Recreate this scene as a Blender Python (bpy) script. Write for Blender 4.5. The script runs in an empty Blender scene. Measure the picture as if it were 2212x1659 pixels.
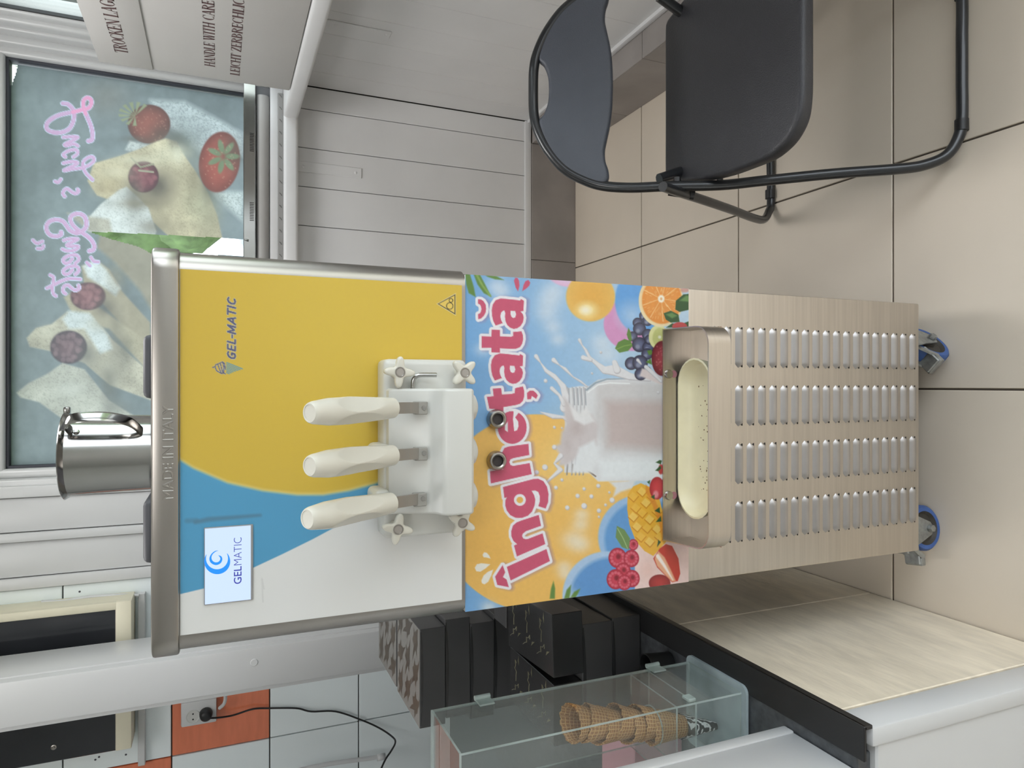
import bpy, bmesh, math, random
import numpy as np
from mathutils import Vector, Matrix
from mathutils.geometry import tessellate_polygon

random.seed(7)
rng = np.random.default_rng(7)
SC = bpy.context.scene
COL = SC.collection

# ------------------------------------------------------------------ camera
H = 1.45                       # lens height above the floor (m)
FPX = 1500.0                   # focal length in pixels of the 2212 x 1659 frame
TH = math.atan(634.0 / FPX)    # tilt below the horizon
CT, ST = math.cos(TH), math.sin(TH)
cam_d = bpy.data.cameras.new('camera')
cam_d.sensor_fit = 'HORIZONTAL'; cam_d.sensor_width = 36.0
cam_d.lens = FPX / 2212.0 * 36.0
cam_d.clip_start = 0.02; cam_d.clip_end = 200
cam = bpy.data.objects.new('camera', cam_d); COL.objects.link(cam)
_F = Vector((0, CT, -ST)); _U = Vector((0, ST, CT)); _R = Vector((1, 0, 0))
cam.matrix_world = Matrix(((-_U.x, _R.x, -_F.x, 0), (-_U.y, _R.y, -_F.y, 0), (-_U.z, _R.z, -_F.z, H), (0, 0, 0, 1)))
SC.camera = cam                # the phone was held on its side: world up is the picture's left

# ------------------------------------------------------------------ sky, exposure
SC.view_settings.view_transform = 'Standard'
SC.view_settings.look = 'None'
SC.view_settings.gamma = 1.0
SC.view_settings.use_curve_mapping = False
SC.view_settings.exposure = 0.55
W = bpy.data.worlds.new('sky'); SC.world = W; W.use_nodes = True
_bg = W.node_tree.nodes['Background']
_bg.inputs[0].default_value = (0.86, 0.93, 1.0, 1)
_bg.inputs[1].default_value = 3.2
SC.cycles.max_bounces = 10
SC.cycles.transparent_max_bounces = 24
SC.cycles.caustics_reflective = False
SC.cycles.caustics_refractive = False

def area_light(name, loc, rot, sx, sy, power, color):
    d = bpy.data.lights.new(name, 'AREA'); d.shape = 'RECTANGLE'; d.size = sx; d.size_y = sy
    d.energy = power; d.color = color
    o = bpy.data.objects.new(name, d); COL.objects.link(o); o.location = loc; o.rotation_euler = rot
    return o

# ------------------------------------------------------------------ pixel <-> place
def ray(px, py):
    xd = (1659.0 - py - 829.5) / FPX; yd = (px - 1106.0) / FPX
    return xd, CT - ST * yd, -(ST + CT * yd)
def PY(px, py, Y):
    d = ray(px, py); t = Y / d[1]; return Vector((d[0] * t, Y, H + d[2] * t))
def PX(px, py, X):
    d = ray(px, py); t = X / d[0]; return Vector((X, d[1] * t, H + d[2] * t))
def PZ(px, py, Z):
    d = ray(px, py); t = (Z - H) / d[2]; return Vector((d[0] * t, d[1] * t, Z))
def PL(px, py, Y0, k, z0=0.0):          # plane Y = Y0 + k (z - z0)
    d = ray(px, py); t = (Y0 + k * (H - z0)) / (d[1] - k * d[2])
    return Vector((d[0] * t, d[1] * t, H + d[2] * t))
def proj(X, Y, Z):
    dep = Y * CT - (Z - H) * ST; up = Y * ST + (Z - H) * CT
    v = 1106.0 - FPX * up / dep; u = 829.5 + FPX * X / dep
    return v, 1659.0 - u

# ------------------------------------------------------------------ colour and materials
def lin(c):
    c = np.asarray(c, float) / 255.0
    return np.where(c <= 0.04045, c / 12.92, ((c + 0.055) / 1.055) ** 2.4)
MATS = {}
def mat(name, rgb, rough=0.5, metal=0.0, var=0.05, scale=8.0, bump=0.0, bscale=60.0, coat=0.0, stretch=None, spec=0.5, sss=0.0, world=False):
    if name in MATS: return MATS[name]
    m = bpy.data.materials.new(name); m.use_nodes = True
    nt = m.node_tree; b = nt.nodes['Principled BSDF']
    c = lin(rgb)
    tc = nt.nodes.new('ShaderNodeTexCoord')
    src = tc.outputs['Object']
    if world: src = nt.nodes.new('ShaderNodeNewGeometry').outputs['Position']
    if stretch:
        mp = nt.nodes.new('ShaderNodeMapping'); mp.inputs['Scale'].default_value = stretch
        nt.links.new(src, mp.inputs['Vector']); src = mp.outputs['Vector']
    n = nt.nodes.new('ShaderNodeTexNoise'); n.inputs['Scale'].default_value = scale; n.inputs['Detail'].default_value = 4
    nt.links.new(src, n.inputs['Vector'])
    r = nt.nodes.new('ShaderNodeValToRGB')
    r.color_ramp.elements[0].position = 0.3; r.color_ramp.elements[1].position = 0.7
    r.color_ramp.elements[0].color = (*np.clip(c * (1 - var), 0, 1), 1); r.color_ramp.elements[1].color = (*np.clip(c * (1 + var), 0, 1), 1)
    nt.links.new(n.outputs['Fac'], r.inputs['Fac']); nt.links.new(r.outputs['Color'], b.inputs['Base Color'])
    b.inputs['Roughness'].default_value = rough; b.inputs['Metallic'].default_value = metal
    b.inputs['Coat Weight'].default_value = coat; b.inputs['Specular IOR Level'].default_value = spec
    if sss: b.inputs['Subsurface Weight'].default_value = sss; b.inputs['Subsurface Radius'].default_value = (0.01, 0.01, 0.008)
    if bump:
        n2 = nt.nodes.new('ShaderNodeTexNoise'); n2.inputs['Scale'].default_value = bscale; n2.inputs['Detail'].default_value = 3
        nt.links.new(src, n2.inputs['Vector'])
        bp = nt.nodes.new('ShaderNodeBump'); bp.inputs['Strength'].default_value = bump; bp.inputs['Distance'].default_value = 0.002
        nt.links.new(n2.outputs['Fac'], bp.inputs['Height']); nt.links.new(bp.outputs['Normal'], b.inputs['Normal'])
    MATS[name] = m
    return m
def mat_clear(name, tint, ior=1.49, rough=0.02, diffuse=0.0, dcol=(230, 235, 232)):
    m = bpy.data.materials.new(name); m.use_nodes = True; nt = m.node_tree
    for x in list(nt.nodes): nt.nodes.remove(x)
    out = nt.nodes.new('ShaderNodeOutputMaterial')
    tr = nt.nodes.new('ShaderNodeBsdfTransparent'); tr.inputs[0].default_value = (*tint, 1)
    gl = nt.nodes.new('ShaderNodeBsdfGlossy'); gl.inputs['Roughness'].default_value = rough
    lw = nt.nodes.new('ShaderNodeLayerWeight'); pw_ = nt.nodes.new('ShaderNodeMath'); pw_.operation = 'POWER'; pw_.inputs[1].default_value = 4.0
    nt.links.new(lw.outputs['Facing'], pw_.inputs[0]); fr = nt.nodes.new('ShaderNodeMath'); fr.operation = 'MULTIPLY_ADD'; f0 = ((ior - 1) / (ior + 1)) ** 2; fr.inputs[1].default_value = 0.8; fr.inputs[2].default_value = f0; nt.links.new(pw_.outputs[0], fr.inputs[0]); lw.inputs[0].default_value = 0.5
    mx = nt.nodes.new('ShaderNodeMixShader')
    nt.links.new(fr.outputs[0], mx.inputs[0]); nt.links.new(tr.outputs[0], mx.inputs[1]); nt.links.new(gl.outputs[0], mx.inputs[2])
    last = mx
    if diffuse:
        df = nt.nodes.new('ShaderNodeBsdfDiffuse'); df.inputs[0].default_value = (*lin(dcol), 1)
        tc = nt.nodes.new('ShaderNodeTexCoord')
        nz = nt.nodes.new('ShaderNodeTexNoise'); nz.inputs['Scale'].default_value = 9; nz.inputs['Detail'].default_value = 6
        nt.links.new(tc.outputs['Object'], nz.inputs['Vector'])
        mr = nt.nodes.new('ShaderNodeMapRange'); mr.inputs[1].default_value = 0.3; mr.inputs[2].default_value = 0.75
        mr.inputs[3].default_value = diffuse * 0.5; mr.inputs[4].default_value = diffuse * 1.5
        nt.links.new(nz.outputs['Fac'], mr.inputs[0])
        m2 = nt.nodes.new('ShaderNodeMixShader'); nt.links.new(mr.outputs[0], m2.inputs[0])
        nt.links.new(mx.outputs[0], m2.inputs[1]); nt.links.new(df.outputs[0], m2.inputs[2]); last = m2
    nt.links.new(last.outputs[0], out.inputs[0])
    return m
def mat_print(name, rough=0.35, trans=0.0, coat=0.0):
    m = bpy.data.materials.new(name); m.use_nodes = True; nt = m.node_tree
    b = nt.nodes['Principled BSDF']; ca = nt.nodes.new('ShaderNodeVertexColor'); ca.layer_name = 'Col'
    nt.links.new(ca.outputs['Color'], b.inputs['Base Color'])
    b.inputs['Roughness'].default_value = rough; b.inputs['Coat Weight'].default_value = coat
    if trans:
        out = nt.nodes['Material Output']; tl = nt.nodes.new('ShaderNodeBsdfTranslucent')
        nt.links.new(ca.outputs['Color'], tl.inputs[0]); mx = nt.nodes.new('ShaderNodeMixShader'); mx.inputs[0].default_value = trans
        nt.links.new(b.outputs[0], mx.inputs[1]); nt.links.new(tl.outputs[0], mx.inputs[2]); nt.links.new(mx.outputs[0], out.inputs[0])
    return m
def mat_emit(name, rgb, s):
    m = bpy.data.materials.new(name); m.use_nodes = True; nt = m.node_tree; b = nt.nodes['Principled BSDF']
    b.inputs['Base Color'].default_value = (0.02, 0.02, 0.02, 1); b.inputs['Roughness'].default_value = 0.15
    b.inputs['Emission Color'].default_value = (*lin(rgb), 1); b.inputs['Emission Strength'].default_value = s
    return m

# ------------------------------------------------------------------ mesh helpers
class MB:
    def __init__(s): s.v = []; s.f = []; s.sm = []; s.mi = []
    def add(s, vs, fs, smooth=False, mi=0):
        o = len(s.v); s.v += [tuple(x) for x in vs]
        s.f += [tuple(i + o for i in f) for f in fs]; s.sm += [smooth] * len(fs); s.mi += [mi] * len(fs)
        return s
    def bm(s, bm, smooth=False, mi=0):
        bm.verts.index_update()
        s.add([v.co[:] for v in bm.verts], [[v.index for v in f.verts] for f in bm.faces], smooth, mi); bm.free(); return s
    def box(s, lo, hi, mi=0):
        (a, b, c), (d, e, f) = lo, hi
        vs = [(a, b, c), (d, b, c), (d, e, c), (a, e, c), (a, b, f), (d, b, f), (d, e, f), (a, e, f)]
        return s.add(vs, [(3, 2, 1, 0), (4, 5, 6, 7), (0, 1, 5, 4), (1, 2, 6, 5), (2, 3, 7, 6), (3, 0, 4, 7)], False, mi)
    def rbox(s, lo, hi, r=0.005, seg=2, mi=0, xf=None):
        bm = bmesh.new(); bmesh.ops.create_cube(bm, size=1)
        lo = Vector(lo); hi = Vector(hi)
        for v in bm.verts: v.co = Vector(((lo[i] + hi[i]) / 2 + v.co[i] * (hi[i] - lo[i]) for i in range(3)))
        r = min(r, 0.49 * min(hi[i] - lo[i] for i in range(3)))
        bmesh.ops.bevel(bm, geom=bm.edges[:], offset=r, segments=seg, profile=0.5, affect='EDGES')
        if xf is not None: bmesh.ops.transform(bm, matrix=xf, verts=bm.verts[:])
        return s.bm(bm, seg > 1, mi)
    def prism(s, pts, depth, bevel=0.0, seg=2, smooth=False, mi=0):
        """pts: planar list of Vectors, depth: Vector"""
        bm = bmesh.new(); vs = [bm.verts.new(p) for p in pts]; f = bm.faces.new(vs)
        r = bmesh.ops.extrude_face_region(bm, geom=[f])
        nv = [g for g in r['geom'] if isinstance(g, bmesh.types.BMVert)]
        bmesh.ops.translate(bm, verts=nv, vec=depth)
        bmesh.ops.recalc_face_normals(bm, faces=bm.faces[:])
        if bevel:
            n = len(pts)
            ed = [e for e in bm.edges if (e.verts[0] in vs) == (e.verts[1] in vs)]
            bmesh.ops.bevel(bm, geom=ed, offset=bevel, segments=seg, profile=0.5, affect='EDGES', clamp_overlap=True)
        big = [g for g in bm.faces if len(g.verts) > 4]
        bmesh.ops.triangulate(bm, faces=big)
        return s.bm(bm, smooth, mi)
    def tube(s, path, r, seg=10, closed=False, caps=True, mi=0, flat=None):
        path = [Vector(p) for p in path]; n = len(path)
        rr = r if isinstance(r, (list, tuple)) else [r] * n
        T = []
        for i in range(n):
            a = path[(i - 1) % n] if (closed or i > 0) else path[0]; b = path[(i + 1) % n] if (closed or i < n - 1) else path[-1]
            d = (b - a); T.append(d.normalized() if d.length > 1e-9 else Vector((0, 0, 1)))
        up = Vector((0, 0, 1)) if abs(T[0].z) < 0.9 else Vector((0, 1, 0))
        N = (up - T[0] * up.dot(T[0])).normalized(); vs = []
        for i in range(n):
            N = (N - T[i] * N.dot(T[i])); N = N.normalized() if N.length > 1e-6 else Vector((1, 0, 0))
            B = T[i].cross(N)
            for k in range(seg):
                a = 2 * math.pi * k / seg
                fx, fy = (1, 1) if flat is None else flat
                vs.append(path[i] + N * (math.cos(a) * rr[i] * fx) + B * (math.sin(a) * rr[i] * fy))
        fs = []
        for i in range(n if closed else n - 1):
            j = (i + 1) % n
            for k in range(seg):
                l = (k + 1) % seg; fs.append((i * seg + k, i * seg + l, j * seg + l, j * seg + k))
        s.add(vs, fs, True, mi)
        if caps and not closed:
            o = len(s.v) - len(vs)
            s.f += [tuple(o + k for k in range(seg))[::-1], tuple(o + (n - 1) * seg + k for k in range(seg))]; s.sm += [False, False]; s.mi += [mi, mi]
        return s
    def lathe(s, prof, origin, axis=(0, 0, 1), seg=32, mi=0, smooth=True):
        """prof: list of (radius, height along axis)"""
        A = Vector(axis).normalized(); ref = Vector((0, 0, 1)) if abs(A.z) < 0.9 else Vector((1, 0, 0))
        N = (ref - A * ref.dot(A)).normalized(); B = A.cross(N); O = Vector(origin); vs = []
        for (r, h) in prof:
            for k in range(seg):
                a = 2 * math.pi * k / seg; vs.append(O + A * h + N * (r * math.cos(a)) + B * (r * math.sin(a)))
        fs = []
        for i in range(len(prof) - 1):
            for k in range(seg):
                l = (k + 1) % seg; fs.append((i * seg + k, i * seg + l, (i + 1) * seg + l, (i + 1) * seg + k))
        return s.add(vs, fs, smooth, mi)
    def poly(s, pts, mi=0):
        pts = [Vector(p) for p in pts]; return s.add(pts, [tuple(t) for t in tessellate_polygon([pts])], False, mi)
    def strip(s, A, B, mi=0):
        n = len(A); return s.add(list(A) + list(B), [(k, k + 1, n + k + 1, n + k) for k in range(n - 1)], False, mi)

def tag(o, label=None, cat=None, group=None, kind=None):
    if label: o['label'] = label
    if cat: o['category'] = cat
    if group: o['group'] = group
    if kind: o['kind'] = kind
    return o
def wloc(o):
    l = Vector((0, 0, 0))
    while o is not None: l += o.location; o = o.parent
    return l
def build(mb, name, mats, parent=None, origin=None, sharp=42):
    if not isinstance(mats, (list, tuple)): mats = [mats]
    V = np.array(mb.v, float)
    if parent is not None: org = np.array(wloc(parent)); loc = (0, 0, 0)
    else:
        if origin is None: origin = ((V[:, 0].min() + V[:, 0].max()) / 2, (V[:, 1].min() + V[:, 1].max()) / 2, V[:, 2].min())
        org = np.array(origin, float); loc = tuple(org)
    me = bpy.data.meshes.new(name); me.from_pydata((V - org).tolist(), [], mb.f)
    me.polygons.foreach_set('use_smooth', mb.sm); me.polygons.foreach_set('material_index', mb.mi)
    for m in mats: me.materials.append(m)
    if any(mb.sm):
        bm = bmesh.new(); bm.from_mesh(me); bmesh.ops.remove_doubles(bm, verts=bm.verts[:], dist=1e-6)
        for e in bm.edges:
            if len(e.link_faces) == 2 and e.calc_face_angle(0) > math.radians(sharp): e.smooth = False
        bm.to_mesh(me); bm.free()
    me.update()
    o = bpy.data.objects.new(name, me); COL.objects.link(o); o.location = loc
    if parent is not None: o.parent = parent
    return o
def thing(name, loc, label, cat, group=None, kind=None):
    o = bpy.data.objects.new(name, None); COL.objects.link(o); o.location = loc; o.empty_display_size = 0.05
    return tag(o, label, cat, group, kind)
def dup(o, parent=None):
    c = o.copy(); COL.objects.link(c); c.parent = parent
    for ch in o.children: dup(ch, c)
    return c
def child_at(src, parent, wl):
    c = src.copy(); COL.objects.link(c); c.parent = parent; c.location = Vector(wl) - wloc(parent); return c
def smooth_path(pts, n=6, closed=False):
    P = [Vector(p) for p in pts]; N = len(P); out = []
    rg = range(N) if closed else range(N - 1)
    for i in rg:
        p0 = P[(i - 1) % N] if (closed or i > 0) else P[0]; p1 = P[i]; p2 = P[(i + 1) % N]; p3 = P[(i + 2) % N] if (closed or i + 2 < N) else P[-1]
        for k in range(n):
            t = k / n
            out.append(0.5 * ((2 * p1) + (p2 - p0) * t + (2 * p0 - 5 * p1 + 4 * p2 - p3) * t * t + (3 * p1 - p0 - 3 * p2 + p3) * t ** 3))
    if not closed: out.append(P[-1])
    return out

def text_shape(txt, shear=0.0, offset=0.0, spacing=1.0, res=3, extrude=0.0, bevel=0.0):
    c = bpy.data.curves.new('lettering', 'FONT'); c.body = txt; c.size = 1; c.shear = shear; c.offset = offset
    c.space_character = spacing; c.resolution_u = res; c.extrude = extrude; c.bevel_depth = bevel; c.bevel_resolution = 0
    o = bpy.data.objects.new('lettering', c); COL.objects.link(o)
    bpy.context.view_layer.update()
    me = bpy.data.meshes.new_from_object(o.evaluated_get(bpy.context.evaluated_depsgraph_get()))
    V = [v.co[:] for v in me.vertices]; Fc = [tuple(p.vertices) for p in me.polygons]
    bpy.data.objects.remove(o); bpy.data.curves.remove(c); bpy.data.meshes.remove(me)
    V = np.array(V); V[:, 0] -= V[:, 0].min(); V[:, 1] -= V[:, 1].min()
    return V, Fc
def put_text(mb, txt, p0, right, up, w, h, mi=0, **k):
    """lettering laid on a plane: p0 lower left corner, right/up unit vectors, w x h metres"""
    V, Fc = text_shape(txt, **k); V[:, 0] *= w / V[:, 0].max(); V[:, 1] *= h / V[:, 1].max()
    right = Vector(right); up = Vector(up); p0 = Vector(p0); nrm = right.cross(up); ks = h
    mb.add([p0 + right * v[0] + up * v[1] + nrm * (v[2] * ks) for v in V], Fc, False, mi)

# ------------------------------------------------------------------ painter for flat prints
class Print:
    """A flat print: dense sheet on a plane, one colour per vertex, painted with shapes given in photo pixels."""
    def __init__(s, P3, nx, ny):
        s.P = P3; s.nx = nx; s.ny = ny
        s.x, s.y = proj(P3[:, 0], P3[:, 1], P3[:, 2]); s.c = np.zeros((len(P3), 3)); s.keep = np.ones(len(P3), bool)
    def fill(s, rgb): s.c[:] = rgb
    def blend(s, idx, a, rgb):
        a = np.clip(a, 0, 1)[:, None]; s.c[idx] = s.c[idx] * (1 - a) + np.asarray(rgb, float) * a
    def box(s, x0, x1, y0, y1): return np.nonzero((s.x > x0) & (s.x < x1) & (s.y > y0) & (s.y < y1))[0]
    def ell(s, cx, cy, rx, ry, rgb, rot=0, soft=1.0, al=1.0, shade=None):
        R = max(rx, ry) + soft * 3; i = s.box(cx - R, cx + R, cy - R, cy + R)
        ca, sa = math.cos(rot), math.sin(rot); dx = s.x[i] - cx; dy = s.y[i] - cy
        X = (dx * ca + dy * sa) / rx; Y = (-dx * sa + dy * ca) / ry; d = np.sqrt(X * X + Y * Y)
        a = np.clip((1 - d) * min(rx, ry) / soft + 0.5, 0, 1) * al
        if shade is not None:
            k = np.clip(d, 0, 1)[:, None] ** 2; s.c[i] = s.c[i] * (1 - a[:, None]) + (np.asarray(rgb, float) * (1 - k) + np.asarray(shade, float) * k) * a[:, None]
        else: s.blend(i, a, rgb)
    def glow(s, cx, cy, rx, ry, rgb, al=1.0):
        R = max(rx, ry) * 2.2; i = s.box(cx - R, cx + R, cy - R, cy + R)
        d2 = ((s.x[i] - cx) / rx) ** 2 + ((s.y[i] - cy) / ry) ** 2; s.blend(i, np.exp(-1.5 * d2) * al, rgb)
    def sdf(s, poly, pad):
        P = np.array(poly, float); i = s.box(P[:, 0].min() - pad, P[:, 0].max() + pad, P[:, 1].min() - pad, P[:, 1].max() + pad)
        x = s.x[i]; y = s.y[i]; d = np.full(len(i), 1e9); ins = np.zeros(len(i), bool)
        for (ax, ay), (bx, by) in zip(P, np.roll(P, -1, 0)):
            ex, ey = bx - ax, by - ay; L = ex * ex + ey * ey + 1e-12
            t = np.clip(((x - ax) * ex + (y - ay) * ey) / L, 0, 1)
            d = np.minimum(d, (x - ax - t * ex) ** 2 + (y - ay - t * ey) ** 2)
            if ay != by:
                c = ((ay > y) != (by > y)) & (x < ex * (y - ay) / (by - ay) + ax); ins ^= c
        d = np.sqrt(d); return i, np.where(ins, -d, d)
    def poly(s, poly, rgb, soft=1.0, al=1.0, grow=0.0):
        i, d = s.sdf(poly, grow + soft * 3 + 2); s.blend(i, np.clip((grow - d) / soft + 0.5, 0, 1) * al, rgb)
    def stroke(s, pts, r, rgb, soft=1.0, al=1.0):
        P = np.array(pts, float); rr = np.asarray(r if hasattr(r, '__len__') else [r] * len(P), float); m = rr.max() + soft * 2
        i = s.box(P[:, 0].min() - m, P[:, 0].max() + m, P[:, 1].min() - m, P[:, 1].max() + m); x = s.x[i]; y = s.y[i]; d = np.full(len(i), 1e9)
        for k in range(len(P) - 1):
            ex, ey = P[k + 1] - P[k]; L = ex * ex + ey * ey + 1e-12
            t = np.clip(((x - P[k, 0]) * ex + (y - P[k, 1]) * ey) / L, 0, 1)
            d = np.minimum(d, np.hypot(x - P[k, 0] - t * ex, y - P[k, 1] - t * ey) - (rr[k] * (1 - t) + rr[k + 1] * t))
        s.blend(i, np.clip(-d / soft + 0.5, 0, 1) * al, rgb)
    def noise(s, scale, amp, seed=0, mask=None):
        s.c = np.clip(s.c * (1 + amp * (vnoise(s.x / scale, s.y / scale, seed) - 0.5)[:, None] * (1 if mask is None else mask[:, None])), 0, 255)
    def build(s, name, material, parent, gain=1.0):
        nx, ny = s.nx, s.ny; idx = np.arange(nx * ny).reshape(ny, nx)
        q = np.stack([idx[:-1, :-1], idx[:-1, 1:], idx[1:, 1:], idx[1:, :-1]], -1).reshape(-1, 4)
        q = q[s.keep[q].all(1)]
        org = np.array(wloc(parent)); me = bpy.data.meshes.new(name)
        me.vertices.add(len(s.P)); me.vertices.foreach_set('co', (s.P - org).astype(np.float32).ravel())
        me.loops.add(len(q) * 4); me.loops.foreach_set('vertex_index', q.astype(np.int32).ravel())
        me.polygons.add(len(q)); me.polygons.foreach_set('loop_start', (np.arange(len(q)) * 4).astype(np.int32))
        me.polygons.foreach_set('loop_total', np.full(len(q), 4, np.int32))
        me.update(calc_edges=True); me.validate()
        a = me.color_attributes.new('Col', 'FLOAT_COLOR', 'POINT')
        rgba = np.ones((len(s.P), 4), np.float32); rgba[:, :3] = np.clip(lin(np.clip(s.c, 0, 255)) * gain, 0, 1)
        a.data.foreach_set('color', rgba.ravel()); me.materials.append(material)
        o = bpy.data.objects.new(name, me); COL.objects.link(o); o.parent = parent; return o
def vnoise(x, y, seed=0):
    g = np.random.default_rng(seed).random((64, 64)); out = 0; amp = 0.5; tot = 0
    for k in range(4):
        xi = np.floor(x).astype(int); yi = np.floor(y).astype(int); fx = x - xi; fy = y - yi; fx = fx * fx * (3 - 2 * fx); fy = fy * fy * (3 - 2 * fy)
        f = lambda a, b: g[(xi + a) % 64, (yi + b) % 64]
        out = out + amp * ((f(0, 0) * (1 - fx) + f(1, 0) * fx) * (1 - fy) + (f(0, 1) * (1 - fx) + f(1, 1) * fx) * fy); tot += amp; amp *= 0.5; x = x * 2.1 + 5; y = y * 2.1 + 9
    return out / tot
def sheet_Y(x0, x1, z0, z1, Y, step):
    nx = int((x1 - x0) / step) + 2; nz = int((z1 - z0) / step) + 2
    X, Z = np.meshgrid(np.linspace(x0, x1, nx), np.linspace(z0, z1, nz)); return np.stack([X.ravel(), np.full(X.size, Y), Z.ravel()], 1), nx, nz
def crop(ox, oy, sc, pts): return [(ox + x / sc, oy + y / sc) for x, y in pts]

# ================================================================== materials in use
M_WHITE = mat('white_painted_wood', (224, 224, 224), 0.55, var=0.03, scale=5, bump=0.15, bscale=40, world=True)
M_PVC = mat('white_pvc', (206, 207, 207), 0.3, var=0.02, scale=3, world=True)
M_GROUT = mat('dark_grout', (88, 80, 70), 0.9, var=0.1)
M_FLOOR = mat('beige_floor_tile', (224, 212, 195), 0.42, var=0.06, scale=2.2, bump=0.12, bscale=30, world=True)
M_SOCLE = mat('grey_stone_tile', (152, 146, 142), 0.6, var=0.12, scale=6, bump=0.1, bscale=50, world=True)
M_TRAV = mat('travertine_tile', (232, 221, 200), 0.4, var=0.12, scale=9, bump=0.5, bscale=26, stretch=(1, 1.0, 4), world=True)
M_WTILE = mat('white_glazed_tile', (236, 244, 245), 0.15, var=0.02, scale=3, world=True)
M_OTILE = mat('orange_glazed_tile', (224, 126, 90), 0.2, var=0.08, scale=8, stretch=(1, 1, 6), world=True)
M_STEEL = mat('brushed_steel', (206, 199, 190), 0.34, 1.0, var=0.06, scale=14, stretch=(0.4, 0.4, 14), world=True)
M_STEELW = mat('satin_steel', (168, 163, 157), 0.3, 1.0, var=0.04, scale=10)
M_CHROME = mat('polished_steel', (172, 171, 168), 0.15, 1.0, var=0.03, scale=20)
M_ZINC = mat('galvanised_steel', (158, 160, 158), 0.45, 0.8, var=0.25, scale=60, bump=0.4, bscale=120)
M_BLACK = mat('black_plastic', (30, 30, 31), 0.4, var=0.1)
M_GASKET = mat('dark_rubber_seal', (62, 64, 72), 0.6, var=0.1)
M_WPLAS = mat('white_plastic', (208, 208, 203), 0.32, var=0.015, scale=6, sss=0.0)
M_HANDLE = mat('ivory_plastic', (214, 211, 200), 0.22, var=0.015, scale=6)
M_ACRYL = mat_clear('clear_acrylic', (0.97, 0.985, 0.98), 1.3, 0.03, diffuse=0.05)
M_AEDGE = mat_clear('acrylic_edge', (0.8, 0.87, 0.85), 1.3, 0.1, diffuse=0.45, dcol=(215, 228, 224))
M_FROST = mat_clear('frosted_acrylic', (0.85, 0.9, 0.9), 1.3, 0.3, diffuse=0.55, dcol=(200, 215, 218))
M_GLASS = mat_clear('window_glass', (0.96, 0.98, 0.97), 1.35, 0.01)
M_TUBE = mat('black_powder_coat', (34, 36, 39), 0.32, 0.0, var=0.08, scale=20, coat=0.3)
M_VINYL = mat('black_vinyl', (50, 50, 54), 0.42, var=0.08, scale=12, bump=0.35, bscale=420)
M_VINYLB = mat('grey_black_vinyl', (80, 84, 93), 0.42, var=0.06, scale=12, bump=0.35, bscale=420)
M_CARTON = mat('white_carton', (198, 196, 193), 0.75, var=0.03, scale=4, bump=0.1, bscale=60)
M_BCARD = mat('black_card', (72, 72, 73), 0.45, var=0.08, scale=8)
M_GRAN = mat('dark_granite', (74, 77, 80), 0.35, var=0.35, scale=60, world=True)
M_INK = mat('brown_ink', (96, 72, 72), 0.8, var=0.05)

# ================================================================== the setting
YW = 2.718; XW = 1.128; TILE = 0.5235; TX0 = -0.0112
def struct(mb, name, m, label, parent=None, cat='structure'):
    o = build(mb, name, m, parent)
    if parent is None: tag(o, label, cat, kind='structure')
    return o
# floor: grout bed + single tiles
fl = struct(MB().box((-2.11, -2.0, -0.05), (1.6, 2.95, -0.004)), 'floor', M_GROUT, 'beige square tiled shop floor with thin dark joints', cat='floor')
t0 = None
for i in range(-4, 3):
    for j in range(0, 9):
        c = (TX0 + (i + 0.5) * TILE, YW - (j + 0.5) * TILE, 0)
        if t0 is None:
            g = TILE / 2 - 0.0022
            t0 = build(MB().rbox((c[0] - g, c[1] - g, -0.012), (c[0] + g, c[1] + g, 0.0), 0.0015, 1), 'tile', M_FLOOR, None, c)
            t0.parent = fl; t0.location = Vector(c) - fl.location
        else: child_at(t0, fl, c)

# window opening in the back wall
GY = 2.80                                     # glass plane
pr = PY(20, 137, GY); pl_ = PY(27, 1005, GY)
WX0, WX1, WZ1 = pl_.x, pr.x, PY(24, 600, GY).z; WZ0 = 1.335
OX0, OX1, OZ0, OZ1 = WX0 - 0.075, XW, 1.242, WZ1 + 0.075
wb = MB()
for lo, hi in (((-2.1, YW + .016, 0), (OX0, YW + .2, 2.65)), ((OX1, YW + .016, 0), (1.6, YW + .2, 2.65)), ((OX0, YW + .016, 0), (OX1, YW + .2, OZ0)), ((OX0, YW + .016, OZ1), (OX1, YW + .2, 2.65))):
    wb.box(lo, hi)
wall_b = struct(wb, 'wall_back', mat('wall_core', (70, 66, 62), 0.8), 'white boarded and tiled back wall with the shop window', cat='wall')
# planks below the rail
xs = [1.126, 1.039, .892, .745, .598, .451, .304, .157, .01, -.137, -.284, -.431, -.578, -.668]
for a, b in zip(xs[1:], xs[:-1]):
    build(MB().rbox((a + .0013, YW, .225), (b - .0013, YW + .016, 1.2), .0015, 1), 'plank', M_WHITE, wall_b)
build(MB().rbox((-.668, YW - .008, PY(1146, 430, YW).z), (1.126, YW + .01, PY(1133, 430, YW).z), .003, 2), 'base_moulding', M_WHITE, wall_b)
# boards beside the window, up to the tiled part
zt = 2.64
for (ya, yb, yf) in ((1046, 1072, .012), (1072, 1146, .0), (1146, 1166, .014), (1166, 1242, -.006), (1242, 1268, .008)):
    xa = PY(100, yb, YW).x; xb = PY(100, ya, YW).x
    build(MB().rbox((xa + .001, YW - max(yf, 0) - .004, 1.2), (xb - .001, YW + .016, zt), .004, 2), 'plank', M_PVC, wall_b)
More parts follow.
